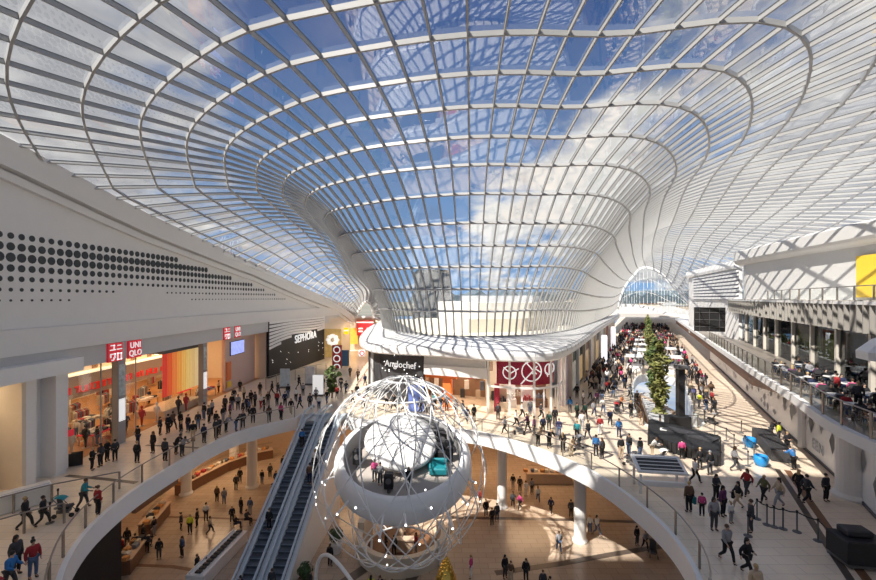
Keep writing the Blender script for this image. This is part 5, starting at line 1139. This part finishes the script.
for pn, d in POSES.items():
    body = layer(d, BK, BE, 'body', 0, 'pel', 1); fb = fingers(d); fm = bpy.data.meshes.new('f'); fm.from_pydata(fb.v, [], fb.f); body = two(body, fm, 'body')
    top = layer(d, TK, TE, 'top', .026, 'pel', 1, {'pel': .158, 'wai': .15, 'che': .168, 'nec': .062, 'lwr': .047, 'rwr': .047})
    tro = layer(d, LK, LE, 'trousers', .02, 'pel', 1, {'pel': .14, 'lan': .06, 'ran': .06})
    sho = two(layer(d, SK_, [('lhe', 'lan'), ('lhe', 'lto')], 's', .016, 'lhe', 1), layer(d, SKr, [('rhe', 'ran'), ('rhe', 'rto')], 's', .016, 'rhe', 1), 'shoes')
    PM[pn] = dict(body=body, top=top, trousers=tro, shoes=sho, eyes=face(d, 'eyes'), hair={s: shell(d, s) for s in ('short', 'long', 'bun')})
    lo = [layer(d, BK, BE, 'b', 0, 'pel', 0), layer(d, TK, TE, 't', .026, 'pel', 0, {'pel': .158, 'wai': .15, 'che': .168, 'nec': .062}), layer(d, LK, LE, 'l', .02, 'pel', 0, {'pel': .14, 'lan': .06, 'ran': .06}), shell(d, 'long')]
    vs = []; fs = []; ms = []
    for mi, m in enumerate(lo):
        o = len(vs); vs += [tuple(v.co) for v in m.vertices]; fs += [[o + i for i in p.vertices] for p in m.polygons]; ms += [mi]*len(m.polygons)
    fm = bpy.data.meshes.new('person'); fm.from_pydata(vs, [], fs); fm.polygons.foreach_set('material_index', ms); fm.polygons.foreach_set('use_smooth', [True]*len(fs))
    FAR[pn] = fm; FAR[pn + '_raw'] = (vs, fs, ms)
dummy = mat('cloth_default', (.1, .1, .1), .8)
for pn in POSES:
    for k in ('body', 'top', 'trousers', 'shoes', 'eyes'): PM[pn][k].materials.clear(); PM[pn][k].materials.append(dummy)
    for m in PM[pn]['hair'].values(): m.materials.append(dummy)
    for k in range(4): FAR[pn].materials.append(dummy)
CLOTH = dict(black=(.015, .015, .018), charcoal=(.05, .052, .06), grey=(.30, .30, .32), navy=(.02, .03, .08), white=(.80, .79, .77), blue=(.03, .17, .45), denim=(.08, .13, .24), red=(.36, .025, .03), pink=(.62, .07, .24), olive=(.13, .13, .06), beige=(.55, .43, .30), brown=(.14, .08, .05), purple=(.14, .04, .12), teal=(.03, .26, .30), yellow=(.70, .80, .05), orange=(.55, .22, .10), violet=(.12, .12, .28), green=(.04, .10, .08))
CM = {k: mat('cloth_' + k, c, .85, var=.2, scale=8) for k, c in CLOTH.items()}
SKM = [mat('skin_%d' % i, c, .6, var=.04) for i, c in enumerate(((.62, .40, .29), (.48, .29, .19), (.70, .48, .37), (.30, .17, .11)))]
HM = dict(dark=mat('hair_dark', (.02, .015, .012), .6), brown=mat('hair_brown', (.10, .05, .025), .6), blonde=mat('hair_blonde', (.50, .35, .17), .6), white=mat('hair_white', (.75, .74, .72), .6))
shoem = mat('shoe_dark', (.03, .03, .03), .6); eyem = mat('eye_dark', (.02, .02, .02), .3)
PEOPLE = []; SPOTS = []
FACE = dict(c=PI, a=0, l=PI/2, r=-PI/2)
PHR = dict(stand='standing', walk='walking', stride='striding', phone='raising hands', push='pushing forward', lean='leaning forward', sit='sitting')
def person(pos, rz, pose, top, bot, zone, hair=None, hc=None, sc=None, lod=0, fixed=False, extra=''):
    pos = Vector(pos)
    if not fixed:
        for it in range(12):
            hit = next((q for q in SPOTS if abs(q.z - pos.z) < .8 and (q.xy - pos.xy).length < .52), None)
            if hit is None: break
            dv = (pos.xy - hit.xy); dv = dv.normalized() if dv.length > .02 else Vector((rnd.uniform(-1, 1), rnd.uniform(-1, 1))).normalized(); pos.x = hit.x + dv.x*.56; pos.y = hit.y + dv.y*.56
    SPOTS.append(pos.copy()); hair = hair or rnd.choice(('short', 'short', 'long', 'bun')); hc = hc or rnd.choice(('dark', 'dark', 'dark', 'brown', 'brown', 'blonde')); sc = sc or rnd.uniform(.95, 1.06)
    skm = SKM[rnd.choice((0, 0, 1, 2, 2, 3))]; p = PM[pose]
    if lod == 0:
        o = empty('person')
        for nm, me, m in (('body', p['body'], skm), ('top', p['top'], CM[top]), ('trousers', p['trousers'], CM[bot] if bot != 'bare' else skm), ('shoes', p['shoes'], shoem), ('hair', p['hair'][hair], HM[hc]), ('eyes', p['eyes'], eyem)):
            if bot == 'bare' and nm == 'trousers': continue
            c = bpy.data.objects.new(nm, me); C.objects.link(c); c.parent = o; c.material_slots[0].link = 'OBJECT'; c.material_slots[0].material = m
    else:
        o = bpy.data.objects.new('person', FAR[pose]); C.objects.link(o)
        for s, m in zip(o.material_slots, (skm, CM[top], CM[bot], HM[hc])): s.link = 'OBJECT'; s.material = m
    o.location = pos; o.rotation_euler = (0, 0, rz); o.scale = (sc*.94, sc*.94, sc*.89); PEOPLE.append((o, zone, top, bot, pose, extra, hc)); return o
def L(zone, z, txt, dy=0):
    for e in txt.split(';'):
        a = e.split()
        if not a: continue
        x, y = map(float, a[0].split(',')); top, bot, pose, f = a[1:5]; sc = None; hc = None; hair = None
        for q in a[5:]:
            if q.startswith('h'): hc = q[1:]
            elif q.startswith('s'): sc = float(q[1:])
            elif q.startswith('m'): hair = q[1:]
        ang = FACE[f[0]] + (float(f[1:]) if len(f) > 1 else rnd.uniform(-.5, .5)); person(fl(x, y, z), ang, pose, top, bot, zone, hair, hc, sc)
L('in the right foreground', Z1, '727,562 grey black walk c hbrown mshort;747,576 black black stride c mlong;714,530 grey charcoal stand c hdark;723,516 purple black stand c mlong;716,500 charcoal black phone c mlong;702,516 pink black stand a .0 s.78;689,512 brown black stand a mbun;731,523 white grey stand c s.7;738,509 black beige walk l mlong;747,496 red charcoal walk l mlong;751,532 charcoal charcoal stand l mshort;764,502 olive black walk l;779,507 beige grey walk l mlong;799,497 black black walk r;807,503 charcoal black walk r;826,501 charcoal black stand c;756,606 beige black stand c hblonde;700,470 black black stand a hblonde;710,475 black charcoal stand a hwhite mshort;735,471 grey charcoal walk r mlong;695,483 white black stride r;682,459 pink black stand a s.9')
L('by the hoarding wall', Z1, '771,438 black charcoal lean r;779,441 yellow charcoal stand a;787,453 black black phone c mshort;794,470 blue black lean a mshort;699,408 yellow charcoal push r;706,412 navy denim walk r;694,401 violet black walk c;690,394 charcoal black walk c;702,398 grey black walk c;683,385 black denim walk c;712,405 red black stand l')
L('between corner shop and black stage', Z1, '600,435 red white stand a;588,439 charcoal navy walk a sS;603,414 white denim walk c;594,417 grey navy walk c;621,410 orange black push c;631,418 black charcoal stand c;641,424 brown beige sit c;619,437 blue navy stand a mshort;621,459 black beige stand c;629,456 black denim stand l;640,459 charcoal denim stand a;652,458 white beige lean r;596,456 blue black stand a;602,459 charcoal black stand a;577,441 teal black stand a;585,420 green black walk c;577,419 green black stand c;570,413 blue charcoal stand a;582,430 white grey walk c;610,426 navy black walk c;613,398 black denim walk c;607,393 red black walk a;590,400 beige black walk c;597,405 purple black walk c;583,405 white black stand l;577,398 black black stand c;602,402 charcoal denim walk a;630,398 grey black walk c;637,406 black charcoal walk a'.replace(' sS', ''))
L('along the curved balustrade right', Z1, '505,434 grey black walk l;516,427 white black walk r;528,432 purple black push l mlong;534,435 purple charcoal stand l;543,434 navy black stand c;549,430 green charcoal stand c;555,425 black charcoal stand c mshort;549,448 black black lean c;559,437 violet denim stand c;563,452 black black lean c mlong;571,456 beige beige lean c mshort;498,420 charcoal black stand c;522,418 white black walk r;530,416 grey denim stand c;541,419 charcoal black walk r;538,446 beige black lean c')
L('in front of the central shops', Z1, '394,410 black black walk l;404,411 charcoal black walk r;413,404 white denim walk l;420,414 black black stride r;435,408 teal black stand a;441,411 black denim walk c;431,419 charcoal black stand a;474,421 black black stand c;467,423 navy black walk c;463,416 charcoal denim walk r;456,415 brown black stand a;446,411 charcoal black stand a;363,408 red black walk c;357,398 black denim walk c;352,405 grey black walk r;367,399 black black walk l;386,407 white black walk r;346,394 black navy walk c;365,386 navy black walk c;341,388 black black walk a;358,381 brown black walk c;350,377 charcoal black walk c')
L('outside the clothing shop', Z1, '107,461 black black phone r;115,461 charcoal black stand l;137,463 black black stand a;138,446 black navy phone c;153,453 black black stand c mlong;165,461 charcoal black stand a;176,454 black black lean r;182,456 grey charcoal lean r;126,431 navy black walk a;160,435 charcoal black stand r;166,434 black black stand l;173,430 brown black walk r;178,429 black black stand a;188,432 black navy stand c;198,429 charcoal denim stand a;204,443 navy black stand a;216,438 charcoal black stand a;193,441 black beige stand c;92,470 black black phone r;97,468 charcoal black stand l;83,508 teal charcoal push r;98,515 red black stand a;181,440 black grey stand r')
L('along the left balustrade crowd', Z1, '216,428 black charcoal stand c;219,435 charcoal black stand a;226,432 grey black lean r;236,431 black denim lean r;243,428 charcoal black stand a;253,423 black black stand a;269,422 brown black stand a;281,420 pink black stand a mlong;291,414 black beige walk c;225,412 charcoal black stand c;232,410 black denim stand a;238,410 grey black stand c;247,412 navy black stand a;251,405 black black stand c;255,407 charcoal black stand l;261,409 white red walk c;268,406 black charcoal stand c;277,406 red black stand c;272,395 black black walk l;278,396 charcoal navy walk r;240,392 black black stand a;260,395 black charcoal stand a;230,418 purple black stand r;223,422 black grey stand r;243,417 black black stand r;249,415 denim black stand l;209,423 charcoal black stand r;204,420 black denim stand c;212,416 grey black stand l;264,412 black black stand r;285,407 navy black walk c;234,402 black grey stand c;244,400 beige black stand l;288,398 black denim stand c;296,402 white black walk c;303,396 grey black stand c')
L('by the top of the escalators', Z1, '310,409 charcoal black stand c;319,410 white navy stand c;327,404 black denim walk c;300,409 navy black walk l;316,401 grey black walk c;341,392 black grey walk a;323,389 charcoal black walk c;299,388 black black walk r;337,399 red black walk c')
L('at the bottom left corner', Z1, '25,529 black black walk r.4 mshort;43,526 black black walk r.4 mshort;9,592 blue charcoal push r;16,575 charcoal black stand r mlong;33,578 red denim stand r')
L('on the lower floor left', 0, '159,559 black charcoal stand c mlong;182,557 denim black stand c mlong;197,575 black black stand l mshort;205,572 red black sit c s.8;181,530 charcoal black stand r;190,534 yellow black stand c mshort;197,527 black black stand l;210,534 beige charcoal walk r;206,521 white black stand a;217,502 brown black stand a;224,504 grey denim stand a;236,490 charcoal black stand a;240,483 black black stand c;232,523 black black stand c;241,514 black charcoal stand a;250,514 denim grey stand c;272,500 black black stand l;135,555 black black stand a;147,553 charcoal black stand a;151,546 brown black stand r;127,548 black charcoal stand a;143,543 black black stand r;121,558 red black stand a;236,528 black navy sit r;247,524 charcoal black sit r;262,484 black denim stand a;270,478 charcoal black stand c;283,470 black black stand c;276,486 navy black walk c;154,536 black grey stand r')
L('on the lower floor right', 0, '492,525 black black stand a;497,521 charcoal navy stand c;520,510 pink charcoal walk l mlong;526,496 white white stand c;532,494 grey black stand c;538,502 white denim walk c;520,492 charcoal black stand c;513,489 black grey stand c;551,514 navy black walk c mlong;571,518 charcoal black stand c;559,552 grey denim walk a mshort;505,578 black charcoal stand c mlong;510,582 brown beige stand c;526,582 black black stand c mlong;543,594 charcoal black stand c;550,600 black black stand l;558,606 black denim stand r;590,533 white denim stand c;597,535 white denim walk c;637,545 black charcoal stand c mlong;645,549 grey black push c;486,517 black black stand c;480,505 red black stand l;513,508 charcoal black walk a;471,578 pink white stand l')
L('inside the round kiosk', .04, '386,551 black black stand r;404,545 brown black stand c;394,556 charcoal black stand a;416,553 red black stand l')
L('beside the round kiosk', 0, '371,600 yellow black stand a;380,601 black black stand c mlong;392,604 white black stand c mshort;330,566 black black stand a')
# riders of the escalators
for (cx, s, top, bot, pose, f, w) in ((-11.42, 2.6, 'blue', 'black', 'stand', 'a', 'in blue near the top'), (-11.42, 8.6, 'black', 'black', 'stand', 'c', 'halfway down'), (-9.68, 4.6, 'white', 'black', 'stand', 'a', 'near the top'), (-9.68, 12.2, 'charcoal', 'grey', 'stand', 'c', 'near the bottom'), (-11.42, 12.4, 'navy', 'black', 'stand', 'c', 'at the bottom'), (-9.68, 5.5, 'brown', 'navy', 'stand', 'c', 'x')):
    k = int(s/(13.9/36)); sm_ = 13.9*(k + .5)/36; zt = 8 - 8*sm_/13.9 + .032; a = -math.atan2(.55, 12.5); person((cx - math.sin(-a)*sm_, 37.6 - math.cos(a)*sm_, zt), FACE[f], pose, top, bot, 'riding the %s escalator' % ('left' if cx < -10.5 else 'right'), fixed=True)
# on the pod deck
for (dx, dy, top) in ((-1.7, -1.6, 'pink'), (-1.3, -1.9, 'grey'), (.5, -2.3, 'black')):
    bs = TM @ Vector((dx, dy, -.33)); person((GC.x + .15 + bs.x, GC.y + .2 + bs.y, bs.z), PI, 'stand', top, 'charcoal', 'on the pod deck', sc=.9, fixed=True)
# diners on the balcony
tp_ = ['white', 'black', 'charcoal', 'red', 'grey', 'black', 'pink', 'navy', 'white', 'black', 'purple', 'grey', 'white', 'charcoal']
for k, (p, a) in enumerate(seats): person(p + Vector((0, 0, 0)), a, 'sit', tp_[k % 14], ['black', 'denim'][k % 2], 'at a balcony cafe table', fixed=True)
i = ir(20.3); person(roff(i, 2.1, Z2 + .016), .3, 'stand', 'black', 'black', 'among balcony cafe tables'); i = ir(26); person(roff(i, 2.1, Z2 + .016), 1.3, 'stand', 'red', 'black', 'among balcony cafe tables'); person(roff(ir(23), 2.1, Z2 + .016), 2.3, 'stand', 'charcoal', 'black', 'among balcony cafe tables')
# shoppers inside the clothing shop
for k in range(14): person((rnd.uniform(-31.5, -28.6) if k in (6, 7, 8, 9, 10) else rnd.uniform(-31.5, -25.4), 28.4 + 1.55*k + rnd.uniform(-.3, .3), Z1 + .022), rnd.uniform(0, 6.28), rnd.choice(('stand', 'walk', 'phone')), rnd.choice(('black', 'charcoal', 'navy', 'white', 'red', 'beige')), rnd.choice(('black', 'denim')), 'inside the clothing shop')
def inside(p, poly):
    c = False; n = len(poly)
    for i in range(n):
        a, b = poly[i], poly[(i+1) % n]
        if (a[1] > p.y) != (b[1] > p.y) and p.x < (b[0]-a[0])*(p.y-a[1])/(b[1]-a[1]) + a[0]: c = not c
    return c
kio_s = [(25.5, 6.2), (34.5, 7), (43.5, 7), (53, 7), (27, 11.4), (38.5, 11.4), (30, 1.6), (52, 1.6)] + [(s0 + 6, 8.4) for s0 in (24, 33, 42, 52, 63, 75, 90)]
def okspot(s, off):
    p = cl(s, off, Z1)
    return not inside(p, ev) and all((Vector(q) - Vector((s, off))).length > 2.0 for q in kio_s) and min((p - Vector((x, y, Z1))).length for x, y in ev[::2]) > .9
tops = ['black']*6 + ['charcoal']*4 + ['grey', 'grey', 'navy', 'navy', 'white', 'white', 'red', 'pink', 'beige', 'brown', 'purple', 'blue', 'olive', 'orange']; bots = ['black']*4 + ['denim', 'denim', 'charcoal', 'navy', 'grey', 'beige']
nsofar = len(PEOPLE); tries = 0
while len(PEOPLE) < 300 and tries < 4000:
    tries += 1; s = 2 + 40*rnd.random()**1.1; off = rnd.uniform(.9, 7) if rnd.random() < .5 else rnd.uniform(8, 14.6)
    if not okspot(s, off) or (s < 14 and 6 < off < 9): continue
    p = cl(s, off, Z1)
    if any((q - p).length < .7 for q in SPOTS): continue
    person(p, -.46 + (0 if rnd.random() < .4 else PI) + rnd.uniform(-.6, .6), rnd.choice(('walk', 'stride', 'stand', 'walk')), rnd.choice(tops), rnd.choice(bots), 'in the %s of the long corridor' % ('left lane' if off < 7.5 else 'right lane'), lod=1)
# everyone further down the corridor: one uncountable crowd
pal = ['black', 'charcoal', 'navy', 'white', 'red', 'grey', 'beige', 'pink', 'denim', 'brown']; cv = []; cf = []; cm = []; spots2 = []
tries = 0
print('EXPLICIT', nsofar, len(PEOPLE))
while len(spots2) < 470 and tries < 12000:
    tries += 1; s = 9 + 130*rnd.random()**1.3; off = rnd.uniform(.8, 14.8)
    if not okspot(s, off): continue
    p = cl(s, off, Z1)
    if any((q - p).length < .6 for q in spots2) or any((q - p).length < .7 for q in SPOTS): continue
    spots2.append(p); vs, fs, ms = FAR[rnd.choice(('walk', 'stand', 'stride')) + '_raw']; R = Matrix.Rotation(rnd.uniform(0, 6.3), 3, 'Z'); o = len(cv); cv += [tuple(R @ Vector(v) + p) for v in vs]; cf += [[o + q for q in f] for f in fs]
    t1 = rnd.choice((0, 0, 0, 1, 1, 2, 3, 4, 5, 6, 7, 9)); b1 = rnd.choice((0, 0, 1, 8, 2)); mm = {0: 10, 1: t1, 2: b1, 3: 11}; cm += [mm[q] for q in ms]
mb = MB(); mb.v = cv; mb.f = cf; mb.m = cm; cr = mb.build('crowd', [CM[k] for k in pal] + [SKM[0], HM['dark']], None, True); tag(cr, 'dense distant crowd of shoppers filling the far end of the long corridor', 'crowd'); cr['kind'] = 'stuff'
# labels: say what sets each person apart, then who is nearest among look-alikes
from collections import defaultdict
GN = defaultdict(list)
for r in PEOPLE: GN[(r[1], r[2], r[3], r[4])].append(r)
OR = ['nearest', 'second nearest', 'third nearest', 'fourth nearest', 'fifth nearest', 'sixth nearest', 'seventh nearest', 'eighth nearest', 'ninth nearest', 'tenth nearest', 'eleventh nearest', 'twelfth nearest']
for (zone, top, bot, pose), rs in GN.items():
    rs.sort(key=lambda r: (r[0].location - camo.location).length)
    for k, r in enumerate(rs):
        lab = 'person in %s top, %s trousers, %s %s' % (top, bot, PHR[pose], zone)
        if len(rs) > 1: lab += ', ' + (OR[k] if k < len(OR) else '%dth nearest' % (k + 1))
        lab = lab.replace(' in the left lane of the long corridor', ' left lane of long corridor').replace(' in the right lane of the long corridor', ' right lane of long corridor').replace('standing with', 'with').replace('between corner shop and black stage', 'between corner shop and stage')
        tag(r[0], lab, 'person', 'people ' + zone)
# ------------------------------------------------------------------ prams and bags
def pram_proto():
    t = empty('stroller'); f = MB()
    for s in (-1, 1): f.tube([(s*.24, .42, .12), (s*.24, 0, .5), (s*.24, -.42, 1.02)], .018, 6); f.tube([(s*.24, -.32, .12), (s*.24, .12, .52)], .018, 6)
    f.tube([(-.24, -.42, 1.02), (.24, -.42, 1.02)], .022, 6); f.build('frame', dgrey, t)
    for sx in (-1, 1):
        for y in (.42, -.32): MB().lathe([(.11, -.025), (.11, .025)], 12).xf(Matrix.Translation((sx*.26, y, .112)) @ Matrix.Rotation(PI/2, 4, 'Y')).build('wheel', black, t)
    b = MB(); b.grid([[Vector((sx*.2, y, z)) for sx in (-1, 1)] for y, z in ((.35, .42), (.28, .55), (0, .48), (-.15, .6), (-.25, .95))]); b.box((0, .05, .46), (.4, .5, .08)); b.build('seat', dark, t)
    h = MB(); h.grid([[Vector((.22*math.cos(a*PI/6), -.22 + .34*math.sin(bq), .72 + .3*math.cos(bq)*.9 + .06*math.sin(a*PI/6))) for a in range(7)] for bq in (-.4, .1, .6, 1.1)]); h.build('hood', dark, t); MB().box((0, -.02, .27), (.36, .5, .16)).build('basket', dgrey, t); return t
pr = pram_proto(); n_ = 0
for (x, y, z, rz, hoodm, lab) in ((617, 413, Z1, 2.9, CM['red'], 'red hooded stroller right of the corner shop'), (520, 434, Z1, 1.4, CM['charcoal'], 'dark stroller in front of the red sign shop'), (577, 449, Z1, 1.9, CM['grey'], 'grey stroller by the right curve of the balustrade'), (650, 553, 0, 2.8, CM['charcoal'], 'dark stroller on the lower floor under the right curve'), (712, 424, Z1, .6, CM['grey'], 'grey stroller beside the hoarding wall'), (66, 515, Z1, -1.3, CM['teal'], 'stroller near the bottom left by the person in teal'), (3, 600, Z1, -1.3, CM['red'], 'stroller pushed at the bottom left corner'), (661, 464, Z1, 1.5, CM['white'], 'pale stroller in front of the black stage'), (632, 466, Z1, .7, CM['charcoal'], 'dark stroller left of the white kiosk with dark panels')):
    o = pr if n_ == 0 else copy_tree(pr); n_ += 1; p = fl(x, y, z)
    for it in range(14):
        hit = next((q for q in SPOTS if abs(q.z - p.z) < .8 and (q.xy - p.xy).length < .78), None)
        if hit is None: break
        dv = p.xy - hit.xy; dv = dv.normalized() if dv.length > .02 else Vector((1, 0)); p.x = hit.x + dv.x*.82; p.y = hit.y + dv.y*.82
    SPOTS.append(p.copy()); o.location = p; o.rotation_euler = (0, 0, rz); tag(o, lab, 'stroller', 'strollers')
    for ch in o.children:
        if ch.name.startswith('hood'): ch.material_slots[0].link = 'OBJECT'; ch.material_slots[0].material = hoodm
def bag(who, m, lab):
    o = next(r[0] for r in PEOPLE if r[1] == who[0] and r[2] == who[1] and r[3] == who[2]); a = o.rotation_euler.z; p = o.location + Matrix.Rotation(a, 3, 'Z') @ Vector((.30, .06, .42)); t = thing('shopping_bag', p, lab, 'bag', 'carried bags', rz=a); MB().prism([(-.06, -.15), (.06, -.15), (.06, .15), (-.06, .15)], 0, .36).build('bag_body', m, t); MB().tube([(0, -.07, .36), (0, -.05, .45), (0, .05, .45), (0, .07, .36)], .01, 5).build('handle', m, t)
bag(('on the lower floor left', 'black', 'black'), CM['red'], 'red shopping bag held by the person beside the long white bench'); bag(('in the right foreground', 'brown', 'black'), CM['teal'], 'teal bag held by the person in brown beside the white kiosk'); bag(('in the right foreground', 'black', 'beige'), CM['black'], 'black shoulder bag of the person in black and beige')

for o in bpy.data.objects:
    if len(str(o.get('label', '')).split()) > 16: print('LONG', o['label'])
